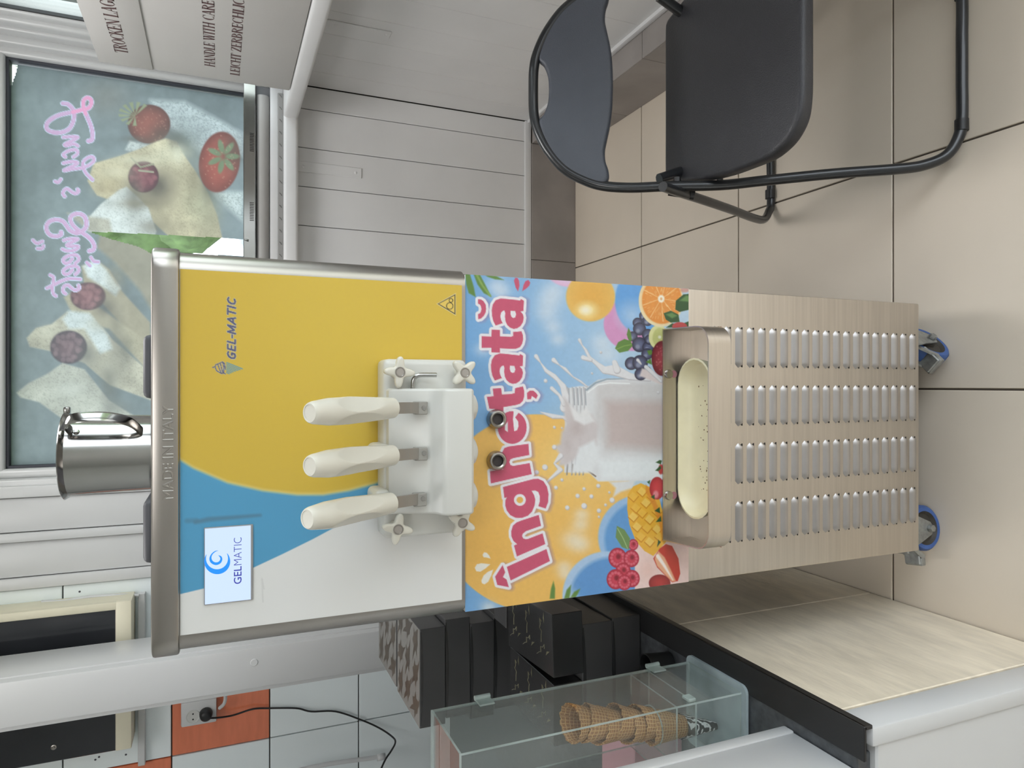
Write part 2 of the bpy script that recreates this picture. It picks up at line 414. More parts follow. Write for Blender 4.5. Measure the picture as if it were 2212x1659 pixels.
# wall tiles on the left part
tz = [.294, .621, .948, 1.275, 1.602, 1.929, 2.256, 2.583]; tx = [-1.966, -1.639, -1.312, -.985, -.672]
for i in range(len(tx) - 1):
    for j in range(len(tz) - 1):
        o_ = (i, j) in ((2, 3), (1, 4))
        build(MB().rbox((tx[i] + .002, YW, tz[j] + .002), (tx[i + 1] - .002, YW + .014, tz[j + 1] - .002), .002, 1), 'tile', M_OTILE if o_ else M_WTILE, wall_b)
for px_, py_ in ((172, 1278), (206, 1641), (214, 1635), (272, 1630)):
    build(MB().lathe([(0, -.0004), (.0035, -.0004)], PY(px_, py_, YW - .0001), (0, 1, 0), 12), 'drill_hole', M_GASKET, wall_b)
# right wall
wr = MB()
RY0, RY1, RZ0, RZ1 = 0.5, PX(100, 25, XW + .05).y, 1.242, OZ1
for lo, hi in (((XW + .016, .35, 0), (XW + .2, YW + .2, RZ0)), ((XW + .016, -2, RZ1 + .1), (XW + .2, YW + .2, 2.65)), ((XW + .016, .35, RZ1), (XW + .2, YW + .2, RZ1 + .1)), ((XW + .016, .35, RZ0), (XW + .2, RY0 - .06, RZ1)), ((XW + .016, YW + .01, RZ0), (XW + .2, YW + .2, RZ1))):
    wr.box(lo, hi)
wall_r = struct(wr, 'wall_right', mat('wall_core2', (90, 88, 84), 0.8), 'white boarded side wall below the side window', cat='wall')
ys = [YW, 2.585, 2.44, 2.29, 2.145, 2.0, 1.855, 1.71, 1.565, 1.42, 1.275, 1.13, .985, .84, .695, .55, .405]
for b, a in zip(ys[:-1], ys[1:]):
    build(MB().rbox((XW, a + .0006, .225), (XW + .016, b - .0006, 1.2), .0012, 1), 'plank', M_WHITE, wall_r)
build(MB().rbox((XW - .012, .5, .213), (XW + .01, YW, .232), .003, 2), 'base_moulding', M_WHITE, wall_r)
# other sides of the room, outside the frame
struct(MB().box((-2.25, -2.0, 0), (-2.1, YW + .2, 2.65)), 'wall_left', M_PVC, 'white side wall on the sink side', cat='wall')
struct(MB().box((-2.25, -2.15, 0), (1.6, -2.0, 2.65)), 'wall_front_blocker', M_PVC, 'added white wall behind the camera, holding back frontal light', cat='wall')  # unseen wall, added to cut the light falling on the machine front
struct(MB().box((-2.25, -2.0, 2.65), (1.6, YW + .2, 2.75)), 'ceiling', M_PVC, 'flat white ceiling', cat='ceiling')
# grey stone socle
bbk = struct(MB().box((-.668, YW - .003, 0), (XW, YW + .016, .21)), 'baseboard_back', M_GROUT, 'grey stone tile skirting along the boarded back wall', cat='skirting')
x = 1.034
while x > -.66:
    a = max(x - .5, -.668)
    build(MB().rbox((a + .001, YW - .008, .0), (x - .001, YW - .002, .2135), .0015, 1), 'tile', M_SOCLE, bbk); x -= .5
bbr = struct(MB().box((1.038, .2, 0), (XW + .01, YW - .004, .206)), 'baseboard_right', M_GROUT, 'grey stone tile ledge along the side wall', cat='skirting')
y = YW - .01
while y > .25:
    a = max(y - .42, .2)
    build(MB().rbox((1.032, a + .001, .0), (1.038, y - .001, .2065), .0012, 1), 'tile', M_SOCLE, bbr)
    build(MB().rbox((1.032, a + .001, .2065), (XW - .001, y - .001, .2125), .0012, 1), 'tile', M_SOCLE, bbr); y -= .42
# rails (window board fronts)
RYF = 2.65; rz0 = PY(645, 430, RYF).z; rz1 = PY(613, 430, RYF).z; RXF = .972
struct(MB().rbox((-.66, RYF, rz0), (RXF + .02, 2.76, rz1), .012, 3), 'trim_1', M_WHITE, 'thick white window board along the back wall', cat='window board')
struct(MB().rbox((RXF, .3, rz0), (XW + .03, RYF + .06, rz1), .012, 3), 'trim_2', M_WHITE, 'thick white window board along the side wall', cat='window board')
# painted strips under the rails
for nm, lo, hi, ax in (('painted wall bracket strip on the back planks', PY(643, 380, YW), PY(781, 350, YW), 1), ('painted wall bracket strip on the side planks', PX(715, 62, XW), PX(846, 78, XW), 0)):
    mb = MB()
    if ax == 1:
        xc = (lo.x + PY(781, 366, YW).x) / 2 + .01
        mb.rbox((xc - .02, YW - .004, PY(781, 360, YW).z), (xc + .02, YW, rz0 + .01), .0015, 1)
        scr = [(xc, YW - .004, PY(655, 355, YW).z), (xc, YW - .004, PY(768, 370, YW).z)]; axv = (0, -1, 0)
    else:
        yc = PX(780, 62, XW).y
        mb.rbox((XW - .004, yc - .02, PX(846, 70, XW).z), (XW, yc + .02, rz0 + .01), .0015, 1)
        scr = [(XW - .004, yc, PX(725, 52, XW).z), (XW - .004, yc, PX(835, 72, XW).z)]; axv = (-1, 0, 0)
    o = tag(build(mb, 'bracket_strip', M_WHITE), 'white ' + nm, 'bracket')
    for s_ in scr:
        build(MB().lathe([(0, .0018), (.004, .0016), (.006, 0)], s_, axv, 12), 'screw', M_WHITE, o)
# post in front of the tiled wall
pf = 2.3; x1 = PY(0, 1476, pf).x; x0 = PY(0, 1576, pf).x
post = struct(MB().rbox((x0, pf, .592), (x1, 2.535, 2.65), .006, 2), 'trim_3', M_PVC, 'tall white plastic clad post standing on the counter', cat='post')
build(MB().rbox((x0 - .018, pf + .02, .592), (x0 + .004, 2.5, 2.65), .004, 2), 'edge_profile', M_PVC, post)
build(MB().rbox((x1 - .004, pf + .03, .592), (x1 + .004, 2.5, 2.65), .003, 2), 'edge_profile', M_PVC, post)
pk = PY(549, 1431, pf)
build(MB().lathe([(0, .002), (.010, .002), (.0115, .0), ], pk, (0, -1, 0), 20), 'screw_cap', M_PVC, post)

# ------------------------------------------------------------------ windows
def frame_rect_Y(mb, x0, x1, z0, z1, w, ya, yb, r=.008):
    mb.rbox((x0, ya, z0), (x0 + w, yb, z1), r, 3); mb.rbox((x1 - w, ya, z0), (x1, yb, z1), r, 3)
    mb.rbox((x0 + w - r, ya, z0), (x1 - w + r, yb, z0 + w), r, 3); mb.rbox((x0 + w - r, ya, z1 - w), (x1 - w + r, yb, z1), r, 3); return mb
win = thing('window_1', ((WX0 + WX1) / 2, GY, OZ0), 'white plastic shop window covered with a printed see-through film', 'window', kind='structure')
fr_ = MB().rbox((OX0, YW - .004, OZ0), (OX0 + .036, GY + .06, OZ1), .008, 3).rbox((OX1 - .02, YW - .004, OZ0), (OX1 + .01, GY + .06, OZ1), .008, 3).rbox((OX0 + .02, YW - .004, OZ0), (OX1, GY + .06, OZ0 + .036), .008, 3).rbox((OX0 + .02, YW - .004, OZ1 - .036), (OX1, GY + .06, OZ1), .008, 3)
build(fr_, 'window_frame', M_PVC, win)
sh = MB(); sa_, sb_ = YW + .03, GY + .05
sh.rbox((OX0 + .034, sa_, OZ0 + .034), (WX0 - .008, sb_, OZ1 - .034), .012, 3); sh.rbox((WX1 + .010, sa_, OZ0 + .034), (OX1 - .012, sb_, OZ1 - .034), .010, 3)
sh.rbox((WX0 - .02, sa_, OZ0 + .034), (WX1 + .02, sb_, WZ0 - .008), .012, 3); sh.rbox((WX0 - .02, sa_, WZ1 + .008), (WX1 + .02, sb_, OZ1 - .034), .012, 3)
build(sh, 'sash', M_PVC, win)
build(frame_rect_Y(MB(), WX0 - .009, WX1 + .012, WZ0 - .009, WZ1 + .009, .0095, GY - .03, GY + .012, .001), 'seal', M_GASKET, win)
build(MB().box((WX0, GY, WZ0), (WX1, GY + .006, WZ1)), 'pane', M_GLASS, win)
win2 = thing('window_2', (XW, (RY0 + RY1) / 2, RZ0), 'white plastic side window looking out on grass', 'window', kind='structure')
w2 = MB()
def rx(ya, yb, za, zb, xa, xb, r=.008): w2.rbox((xa, ya, za), (xb, yb, zb), r, 3)
rx(RY1 + .075, YW + .012, RZ0, RZ1, XW + .004, XW + .12); rx(RY1 + .035, RY1 + .085, RZ0, RZ1, XW + .014, XW + .1, .012); rx(RY1 + .002, RY1 + .045, RZ0, RZ1, XW + .030, XW + .1, .012)
rx(RY0 - .06, RY0, RZ0, RZ1, XW, XW + .1); rx(RY0 - .02, RY1 + .03, RZ0, RZ0 + .06, XW + .01, XW + .1); rx(RY0 - .02, RY1 + .03, RZ1 - .06, RZ1, XW + .01, XW + .1)
build(w2, 'window_frame', M_PVC, win2)
build(MB().box((XW + .05, RY0, RZ0 + .05), (XW + .056, RY1 + .005, RZ1 - .05)), 'pane', M_GLASS, win2)
build(MB().box((XW + .04, RY1 - .006, RZ0 + .05), (XW + .05, RY1 + .004, RZ1 - .05)), 'seal', M_BLACK, win2)

# printed film on the glass
P3, nx, nz = sheet_Y(WX0 + .0005, WX1 - .0005, WZ0, WZ1 - .0005, GY - .0015, .0030)
vp = Print(P3, nx, nz)
vp.fill((124, 136, 143)); vp.noise(120, .25, 3)
C1 = lambda pts: crop(0, 0, 2.962, pts)
C2 = lambda pts: crop(0, 440, 2.962, pts)
vp.glow(230, 210, 60, 50, (150, 140, 132), .5)
vp.poly(C1([(960, 640), (1180, 650), (1350, 740), (1560, 860), (1560, 1000), (1280, 970), (1130, 850), (1020, 780)]), (196, 206, 214), soft=14)
vp.poly(C1([(800, 960), (830, 900), (960, 930), (930, 990)]), (200, 204, 206), soft=5)
vp.poly(C1([(1350, 1220), (1560, 1230), (1560, 1420), (1480, 1350)]), (190, 198, 200), soft=14)
m0 = vnoise(vp.x / 2.6, vp.y / 2.6, 5)
wm = np.clip((vp.c.mean(1) - 165) / 20, 0, 1); vp.c -= (wm * np.clip((m0 - .5) * 4, 0, 1) * 34)[:, None]
vp.glow(395, 310, 40, 50, (92, 100, 98), .7)
vp.ell(322, 268, 46, 42, (178, 82, 70), soft=3, shade=(112, 66, 62)); vp.glow(345, 290, 30, 30, (98, 78, 72), .6)
for a in np.linspace(1.6, 5.4, 9):
    vp.poly([(292, 250), (292 + 36 * math.cos(a + .12), 246 + 26 * math.sin(a + .12)), (292 + 36 * math.cos(a - .12), 246 + 26 * math.sin(a - .12))], (150, 156, 110), soft=2)
vp.poly(C1([(600, 1045), (760, 1000), (900, 950), (1000, 905), (1060, 885), (1130, 905), (1170, 980), (1240, 1080), (1330, 1230), (1390, 1380), (1430, 1560), (1100, 1530), (900, 1350), (620, 1250), (560, 1160)]), (208, 184, 142), soft=4)
vp.glow(370, 330, 60, 30, (222, 208, 172), .7); vp.glow(240, 390, 40, 30, (196, 168, 120), .6); vp.glow(430, 440, 40, 50, (216, 206, 158), .6)
vp.glow(335, 420, 60, 45, (128, 112, 90), .55)
vp.glow(340, 400, 34, 34, (92, 80, 74), .8)
vp.ell(310, 382, 33, 34, (150, 70, 82), soft=3, shade=(96, 58, 66))
for k in range(30):
    a, q_ = rng.random() * 6.28, rng.random() ** .5; vp.ell(310 + 28 * q_ * math.cos(a), 384 + 28 * q_ * math.sin(a), 4.5, 4.5, (172, 84, 96), soft=3, al=.45)
vp.stroke(C1([(840, 1010), (900, 1070), (980, 1050)]), 2, (150, 140, 110)); vp.stroke(C1([(890, 1090), (980, 1100)]), 2, (170, 160, 130))
vp.glow(450, 395, 22, 60, (86, 86, 78), .7)
vp.ell(474, 350, 44, 66, (206, 78, 64), soft=3, rot=.15, shade=(140, 62, 56)); vp.glow(500, 330, 30, 40, (92, 84, 72), .7)
for a in np.linspace(0, 6.28, 8)[:-1]:
    vp.ell(482 + 20 * math.cos(a), 338 + 22 * math.sin(a), 15, 6, (120, 138, 96), rot=a, soft=3)
for k in range(40):
    a, q_ = rng.random() * 6.28, rng.random() ** .5; vp.ell(474 + 38 * q_ * math.cos(a), 350 + 60 * q_ * math.sin(a), 1.4, 1.4, (226, 150, 120), soft=1.5, al=.5); vp.ell(322 + 40 * q_ * math.cos(a), 270 + 36 * q_ * math.sin(a), 1.4, 1.4, (206, 130, 108), soft=1.5, al=.45)
vp.poly(C1([(560, 1400), (640, 1310), (760, 1215), (810, 1195), (860, 1240), (950, 1330), (1000, 1480), (980, 1540), (700, 1510), (560, 1480)]), (216, 216, 216), soft=4)
vp.glow(290, 425, 26, 50, (112, 104, 92), .7); vp.glow(330, 490, 40, 20, (120, 106, 86), .6)
# left half
vp.poly(C2([(430, 60), (700, 100), (720, 190), (580, 180)]), (188, 176, 158), soft=8)
vp.poly(C2([(520, 400), (620, 360), (700, 420), (780, 560), (960, 760), (970, 960), (800, 800), (640, 620), (540, 520)]), (176, 158, 130), soft=5)
vp.poly(C2([(530, 400), (610, 360), (680, 420), (770, 540), (740, 590), (640, 520), (560, 470)]), (208, 212, 216), soft=8)
vp.poly(C2([(640, 200), (980, 240), (980, 700), (900, 560), (740, 380), (620, 280)]), (160, 146, 126), soft=10)
vp.poly(C2([(410, 600), (470, 560), (600, 640), (800, 780), (960, 900), (970, 1100), (700, 800), (480, 740)]), (190, 172, 140), soft=6)
vp.poly(C2([(170, 860), (230, 795), (330, 770), (430, 690), (580, 700), (720, 870), (960, 1080), (970, 1260), (700, 1160), (540, 1020), (330, 945), (190, 915)]), (198, 184, 160), soft=4)
vp.poly(C2([(400, 740), (440, 685), (570, 700), (690, 840), (720, 930), (640, 960), (540, 800), (440, 800)]), (216, 222, 226), soft=8)
vp.ell(190, 640, 38, 30, (146, 88, 96), soft=4, shade=(104, 74, 82)); vp.glow(225, 665, 30, 30, (100, 92, 90), .6)
vp.ell(148, 750, 40, 36, (124, 92, 102), soft=4, shade=(92, 78, 88)); vp.glow(185, 765, 28, 34, (100, 98, 98), .6)
for k in range(34):
    a, q_ = rng.random() * 6.28, rng.random() ** .5; vp.ell(148 + 34 * q_ * math.cos(a), 750 + 30 * q_ * math.sin(a), 5, 5, (150, 112, 122), soft=3, al=.5); vp.ell(190 + 32 * q_ * math.cos(a), 640 + 25 * q_ * math.sin(a), 5, 5, (172, 108, 114), soft=3, al=.45)
vp.poly(C2([(105, 1210), (180, 1150), (300, 1090), (400, 1020), (540, 1060), (700, 1260), (960, 1420), (960, 1560), (430, 1400), (250, 1270), (130, 1240)]), (196, 190, 176), soft=4)
vp.glow(235, 830, 26, 60, (118, 114, 106), .6); vp.glow(250, 720, 20, 60, (120, 112, 102), .5)
m1 = vnoise(vp.x / 2.4, vp.y / 2.4, 11); lt = np.clip((vp.c.mean(1) - 150) / 30, 0, 1)
vp.noise(34, .30, 17, lt); vp.c *= (1 - .11 * lt * np.clip((m1 - .52) * 5, 0, 1))[:, None]
for gx, gy, ra, rb, cl_, al_ in ((250, 372, 40, 16, (222, 204, 168), .6), (300, 345, 60, 12, (226, 212, 178), .6), (385, 330, 14, 26, (230, 220, 190), .6), (420, 395, 16, 40, (150, 132, 100), .55), (300, 440, 60, 14, (132, 116, 92), .6), (455, 470, 26, 40, (160, 150, 116), .5), (230, 410, 30, 14, (176, 150, 108), .5), (380, 300, 20, 20, (104, 102, 96), .6), (290, 300, 30, 8, (108, 98, 90), .5),
        (250, 600, 26, 40, (150, 132, 104), .5), (210, 700, 30, 20, (176, 164, 140), .5), (270, 760, 20, 40, (120, 114, 104), .6), (150, 840, 40, 20, (210, 206, 196), .6), (250, 880, 40, 20, (126, 124, 118), .6), (100, 715, 16, 14, (206, 196, 172), .6)): vp.glow(gx, gy, ra, rb, cl_, al_)
vp.noise(18, .14, 23)
vp.c = vp.c.mean(1, keepdims=True) * .34 + vp.c * .66; vp.c = vp.c * .78 + np.array((116, 126, 134)) * .22; vp.c *= .95
# lettering, mirrored because the film is read from the street
LT = lambda pts: crop(60, 190, 6.145, pts)
L2_ = lambda pts: crop(60, 430, 7.215, pts)
strokes = [LT([(465, 205), (530, 215), (590, 270), (612, 330), (612, 400), (590, 480), (540, 550), (450, 590), (350, 590), (270, 560), (245, 510), (270, 450), (350, 390), (450, 350), (600, 320), (720, 290), (800, 270), (840, 220), (840, 160), (795, 130), (745, 160), (735, 230), (760, 320), (800, 410), (840, 510), (862, 620), (850, 690), (805, 705)]),
    LT([(470, 655), (560, 648), (655, 648), (640, 675), (495, 745), (520, 765), (610, 742), (665, 770)]),
    LT([(605, 915), (655, 880), (655, 830), (600, 820), (530, 840), (470, 885), (500, 915)]),
    LT([(470, 1000), (560, 980), (650, 985), (640, 1015), (480, 1095), (600, 1075), (720, 1060), (820, 1020), (880, 960), (860, 915), (800, 925), (738, 980), (740, 1060), (780, 1140), (860, 1220)]),
    LT([(360, 1242), (405, 1250), (440, 1212)]), LT([(490, 1440), (465, 1400), (490, 1350), (530, 1340), (590, 1385), (640, 1400), (675, 1370), (660, 1345)]),
    L2_([(520, 515), (520, 555), (440, 582), (350, 560), (300, 500), (290, 420), (340, 350), (440, 320), (540, 345), (600, 410), (660, 490), (760, 530), (850, 500), (912, 420), (900, 300), (830, 235), (740, 232), (670, 280), (675, 360), (740, 450), (840, 520), (940, 590), (1005, 660), (1035, 730), (1020, 790), (960, 810)]),
    L2_([(560, 645), (640, 622), (780, 625), (620, 705), (640, 735), (780, 732), (770, 775), (690, 805), (600, 805), (540, 780)]),
    L2_([(740, 1000), (792, 950), (780, 890), (720, 870), (620, 890), (550, 950), (580, 1000), (650, 985), (695, 930)]),
    L2_([(740, 1172), (792, 1122), (780, 1062), (720, 1042), (620, 1062), (550, 1122), (580, 1172), (650, 1157), (695, 1102)]),
    L2_([(350, 1185), (402, 1220), (395, 1300), (385, 1400), (400, 1480), (440, 1510)]), L2_([(295, 1390), (400, 1340), (520, 1280), (650, 1240), (820, 1250)]),
    L2_([(590, 1475), (550, 1440), (560, 1370), (620, 1340), (680, 1385), (740, 1422), (800, 1390), (790, 1345)]),
    L2_([(80, 640), (140, 690), (230, 660)]), L2_([(150, 770), (220, 770), (245, 730)]), L2_([(985, 910), (1030, 970), (1100, 980)]), L2_([(920, 990), (970, 1040)])]
sm = [[tuple(p[:2]) for p in smooth_path([(a, b, 0) for a, b in st], 4)] for st in strokes]
for k, st in enumerate(sm): vp.stroke(st, [5.6 if k in (0, 6) else 4.6] * len(st), (176, 184, 206), soft=1.2)
for k, st in enumerate(sm): vp.stroke(st, [4.2 if k in (0, 6) else 3.3] * len(st), (178, 146, 178), soft=1.0)
for k, st in enumerate(sm): vp.stroke([(a + .8, b - .9) for a, b in st], .55, (190, 172, 200), soft=.9, al=.6)
vp.stroke(sm[0][56:90], 4.0, (214, 138, 172), soft=2, al=.6)
i_, d_ = vp.sdf([(196, 501), (350, 508), (520, 517), (530, 519), (530, 552), (420, 548), (330, 548), (300, 532), (242, 516)], 2); hole = np.zeros(len(vp.P), bool); hole[i_[d_ < 0]] = True; vp.keep &= ~hole
i_, d_ = vp.sdf([(20, 132), (40, 132), (33, 156), (29, 168), (20, 196)], 2); hole[:] = False; hole[i_[d_ < 0]] = True; vp.keep &= ~hole
vp.build('printed_film', mat_print('window_film', .4, trans=.7), win, 1.05)

# ================================================================== ice cream machine
YF = .975; MX0, MX1 = -.338, .163; ZB, ZS, ZP, ZC, ZT = .142, 1.1145, 1.4955, 1.4955, 1.527
mach = thing('ice_cream_machine', ((MX0 + MX1) / 2, 1.3, 0), 'tall steel soft ice cream machine with yellow front panel and fruit poster', 'ice cream machine')
def attach(o, parent, loc, rot=(0, 0, 0)):
    o.parent = parent; o.location = Vector(loc) - wloc(parent); o.rotation_euler = rot; return o
def rounded_front(x0, x1, y0, y1, r, n=7):
    pts = [(x1, y1), (x0, y1)]
    for k in range(n + 1):
        a = math.pi + k / n * math.pi / 2; pts.append((x0 + r + r * math.cos(a), y0 + r + r * math.sin(a)))
    for k in range(n + 1):
        a = 1.5 * math.pi + k / n * math.pi / 2; pts.append((x1 - r + r * math.cos(a), y0 + r + r * math.sin(a)))
    return pts
build(MB().rbox((MX0, YF, ZB), (MX1, 1.68, ZS), .003, 2), 'lower_body', M_STEEL, mach)
build(MB().prism([Vector((x, y, ZS)) for x, y in rounded_front(-.343, .170, YF - .004, 1.68, .027)], Vector((0, 0, ZC - ZS)), smooth=True), 'upper_body', M_STEELW, mach)
cap = build(MB().prism([Vector((x, y, ZC)) for x, y in rounded_front(-.347, .1735, YF - .014, 1.69, .03)], Vector((0, 0, ZT - ZC)), .0035, 2, smooth=True), 'top_rim', M_STEELW, mach)
CY = YF - .014
tx_ = MB(); a_ = PY(377, 1079, CY - .0004); b_ = PY(377, 875, CY - .0004)
put_text(tx_, 'MADE IN ITALY', a_ + Vector((0, 0, .001)), (1, 0, 0), (0, 0, 1), b_.x - a_.x, .0125, extrude=.03, bevel=.03)
build(tx_, 'embossed_lettering', M_STEELW, cap)

# --- printed front panel
PX0, PX1, PZ0, PZ1 = -.317, .145, 1.1205, 1.4945
P3, nx, nz = sheet_Y(PX0, PX1, PZ0, PZ1, YF - .0062, .00085)
fp = Print(P3, nx, nz)
fp.fill((212, 180, 68)); fp.glow(700, 700, 200, 260, (216, 188, 76), .5)
arc = [(380, 985), (417, 1008), (492, 1040), (567, 1057), (642, 1066), (698, 1066), (754, 1057), (810, 1042), (900, 1005), (1010, 940)]
fp.poly(arc + [(1010, 1440), (370, 1440), (370, 985)], (226, 214, 150), soft=10)
fp.poly([(a, b + 4) for a, b in arc] + [(1010, 1440), (370, 1440), (370, 985)], (84, 158, 200), soft=7)
fp.poly([(370, 1288), (441, 1271), (500, 1248), (548, 1226), (610, 1197), (675, 1165), (716, 1143), (800, 1098), (1010, 990), (1010, 1440), (370, 1440)], (226, 227, 226), soft=1.5)
fp.stroke([(422, 1128), (450, 1122), (500, 1118), (562, 1113)], [4, 5, 4, 3], (86, 118, 138), soft=6, al=.6)
fp.stroke([(404, 1125), (424, 1124)], 5, (84, 126, 150), soft=6, al=.5)
fp.stroke([(570, 1272), (566, 1250), (568, 1300)], 1.5, (205, 206, 205), soft=2, al=.6)
LG = lambda pts: crop(430, 620, 8.29, pts)
for st in ([(245, 1440), (285, 1428), (300, 1392), (350, 1372), (420, 1342), (452, 1365), (466, 1430), (470, 1475)], [(285, 1428), (315, 1500), (375, 1535), (405, 1552), (430, 1535), (470, 1555)], [(335, 1385), (362, 1460), (400, 1545)], [(380, 1362), (402, 1450), (428, 1545)], [(425, 1350), (445, 1440), (440, 1530)]):
    fp.stroke(LG(st), 1.7, (200, 200, 190), soft=1); 
for st in ([(245, 1440), (285, 1428), (300, 1392), (350, 1372), (420, 1342), (452, 1365), (466, 1430), (470, 1475)], [(285, 1428), (315, 1500), (375, 1535), (405, 1552), (430, 1535), (470, 1555)], [(335, 1385), (362, 1460), (400, 1545)], [(380, 1362), (402, 1450), (428, 1545)], [(425, 1350), (445, 1440), (440, 1530)]):
    fp.stroke(LG(st), 1.05, (92, 90, 116), soft=.9)
for k, L in enumerate((1, .86, .71, .56, .42, .29, .17)):
    fp.stroke(LG([(494, 1353 + 30 * k), (494 + 282 * L, 1353 + 30 * k + 112 * L)]), 1.25, (112, 154, 160), soft=.9)
TRI = lambda pts: crop(380, 560, 2.676, pts)
fp.poly(TRI([(1506, 258), (1618, 196), (1618, 326)]), (226, 214, 170), soft=1.2)
fp.poly(TRI([(1512, 258), (1615, 202), (1615, 320)]), (70, 60, 40), soft=.9); fp.poly(TRI([(1521, 258), (1610, 210), (1610, 311)]), (226, 196, 96), soft=.9)
for cx, cy, r in ((1583, 270, 21), (1590, 238, 13)):
    c_ = TRI([(cx, cy)])[0]; fp.ell(*c_, r / 2.676, r / 2.676, (70, 60, 40), soft=.8); fp.ell(*c_, r / 2.676 - 1.7, r / 2.676 - 1.7, (226, 196, 96), soft=.8)
def word(txt, x_base, x_top, y0, y1, defs, shear, r, rgb, grow=0):
    tot = sum(defs[c][0] for c in txt); k = (y0 - y1) / tot; hpx = x_base - x_top; x = 0
    for ch in txt:
        w_, sts = defs[ch]
        for st in sts: fp.stroke([(x_base - b * hpx, y0 - (x + a) * k - b * hpx * shear) for a, b in st], r + grow, rgb, soft=.9)
        x += w_
LDEF = {'G': (.92, [[(.72, .86), (.5, .93), (.25, .8), (.14, .5), (.22, .17), (.48, .07), (.68, .14), (.70, .46), (.5, .46)]]), 'E': (.78, [[(.62, .92), (.16, .92), (.16, .08), (.62, .08)], [(.16, .5), (.54, .5)]]), 'L': (.66, [[(.16, .94), (.16, .08), (.56, .08)]]),
    '-': (.46, [[(.08, .42), (.34, .42)]]), 'M': (1.1, [[(.14, .06), (.14, .92), (.5, .2), (.86, .92), (.86, .06)]]), 'A': (.92, [[(.06, .06), (.44, .92), (.76, .06)], [(.2, .32), (.66, .32)]]), 'T': (.78, [[(.06, .92), (.70, .92)], [(.38, .92), (.38, .06)]]), 'I': (.4, [[(.18, .94), (.18, .06)]]), 'C': (.84, [[(.72, .82), (.5, .93), (.25, .8), (.14, .5), (.22, .17), (.48, .07), (.70, .16)]])}
word('GEL-MATIC', 509.5, 490.5, 779, 645, LDEF, .28, 1.9, (196, 198, 184), .9); word('GEL-MATIC', 509.5, 490.5, 779, 645, LDEF, .28, 1.9, (88, 88, 120))
panel = fp.build('front_panel', mat_print('panel_print', .32, coat=.2), mach, 1.0)
# --- display
q = [PY(441, 1138, YF), PY(541, 1130, YF), PY(541, 1290, YF), PY(441, 1305, YF)]
sx0 = (q[2].x + q[3].x) / 2; sx1 = (q[0].x + q[1].x) / 2; sz1 = q[0].z; sz0 = q[1].z
disp = build(MB().rbox((sx0, YF - .0095, sz0 - .003), (sx1, YF - .003, sz1), .0008, 1), 'display', mat('grey_bezel', (150, 150, 150), .5), mach)
build(MB().poly([Vector((x, YF - .0098, z)) for x, z in ((sx0 + .001, sz0), (sx1 - .001, sz0), (sx1 - .001, sz1 - .001), (sx0 + .001, sz1 - .001))]), 'screen', mat_emit('lit_screen', (199, 219, 250), .78), disp)
DP = lambda pts: [PY(x, y, YF - .0101) for x, y in crop(430, 1110, 7.9, pts)]
big = [(310 + 222 * math.cos(a), 812 + 218 * math.sin(a)) for a in np.radians(np.linspace(213, -37, 26))] + [(306 + 188 * math.cos(a), 760 + 186 * math.sin(a)) for a in np.radians(np.linspace(-28, 200, 22))]
sml = [(335, 625), (270, 635), (205, 690), (175, 770), (205, 840), (285, 875), (365, 845), (397, 780), (380, 725), (325, 705), (355, 740), (362, 775), (335, 815), (285, 828), (235, 805), (212, 755), (225, 700), (275, 650)]
em = mat_emit('screen_blue', (20, 140, 255), .78)
oA = [(310 + 222 * math.cos(a), 812 + 218 * math.sin(a)) for a in np.radians(np.linspace(213, -37, 30))]; iA = [(306 + 188 * math.cos(a), 760 + 186 * math.sin(a)) for a in np.radians(np.linspace(200, -28, 30))]
oB = [tuple(p[:2]) for p in smooth_path([(x, y, 0) for x, y in sml[:10]], 3)]; iB = [tuple(p[:2]) for p in smooth_path([(x, y, 0) for x, y in [sml[0]] + sml[:9:-1] + [sml[9]]], 3)]
sw = MB().strip(DP(oA), DP(iA)).strip(DP(oB), DP(iB[:len(oB) - 1] + [iB[-1]])); build(sw, 'screen_logo', em, disp)
st_ = MB()
for t_, ya, yb, kw in (('GEL', 1190, 890, dict(offset=.012)), ('MATIC', 868, 400, dict(offset=-.012))):
    a_, b_ = DP([(727, ya), (727, yb)]); c_ = DP([(592, ya)])[0]
    put_text(st_, t_, a_, (1, 0, 0), (0, 0, 1), b_.x - a_.x, c_.z - a_.z, **kw)
build(st_, 'screen_lettering', mat_emit('screen_navy', (66, 72, 170), .7), disp)

# --- poster
P3, nx, nz = sheet_Y(MX0 + .0004, MX1 - .0004, .711, ZS - .001, YF - .0008, .00098)
po = Print(P3, nx, nz)
t_ = np.clip((po.x - 1010) / 420, 0, 1)[:, None]
po.c[:] = np.array((112, 170, 226)) * (1 - t_) + np.array((186, 214, 236)) * t_
K7 = lambda pts: crop(980, 560, 3.687, pts)
K8 = lambda pts: crop(980, 900, 3.687, pts)
def e7(cx, cy, rx, ry, *a, **k): po.ell(980 + cx / 3.687, 560 + cy / 3.687, rx / 3.687, ry / 3.687, *a, **k)
def e8(cx, cy, rx, ry, *a, **k): po.ell(980 + cx / 3.687, 900 + cy / 3.687, rx / 3.687, ry / 3.687, *a, **k)
for cx, cy, r in ((340, 210, 70), (380, 260, 60), (800, 250, 80), (760, 330, 80), (740, 430, 75), (790, 540, 60), (830, 640, 50), (1180, 660, 70), (1220, 760, 80), (230, 720, 50)):
    c_ = K7([(cx, cy)])[0]; po.glow(*c_, r / 3.687 * 1.5, r / 3.687 * 1.2, (226, 233, 242), .55)
po.ell(1232, 586, 50, 34, (226, 176, 216), soft=4); po.ell(1230, 600, 30, 14, (226, 206, 232), soft=14, al=.6)
po.ell(1366, 700, 62, 58, (218, 148, 200), soft=3)
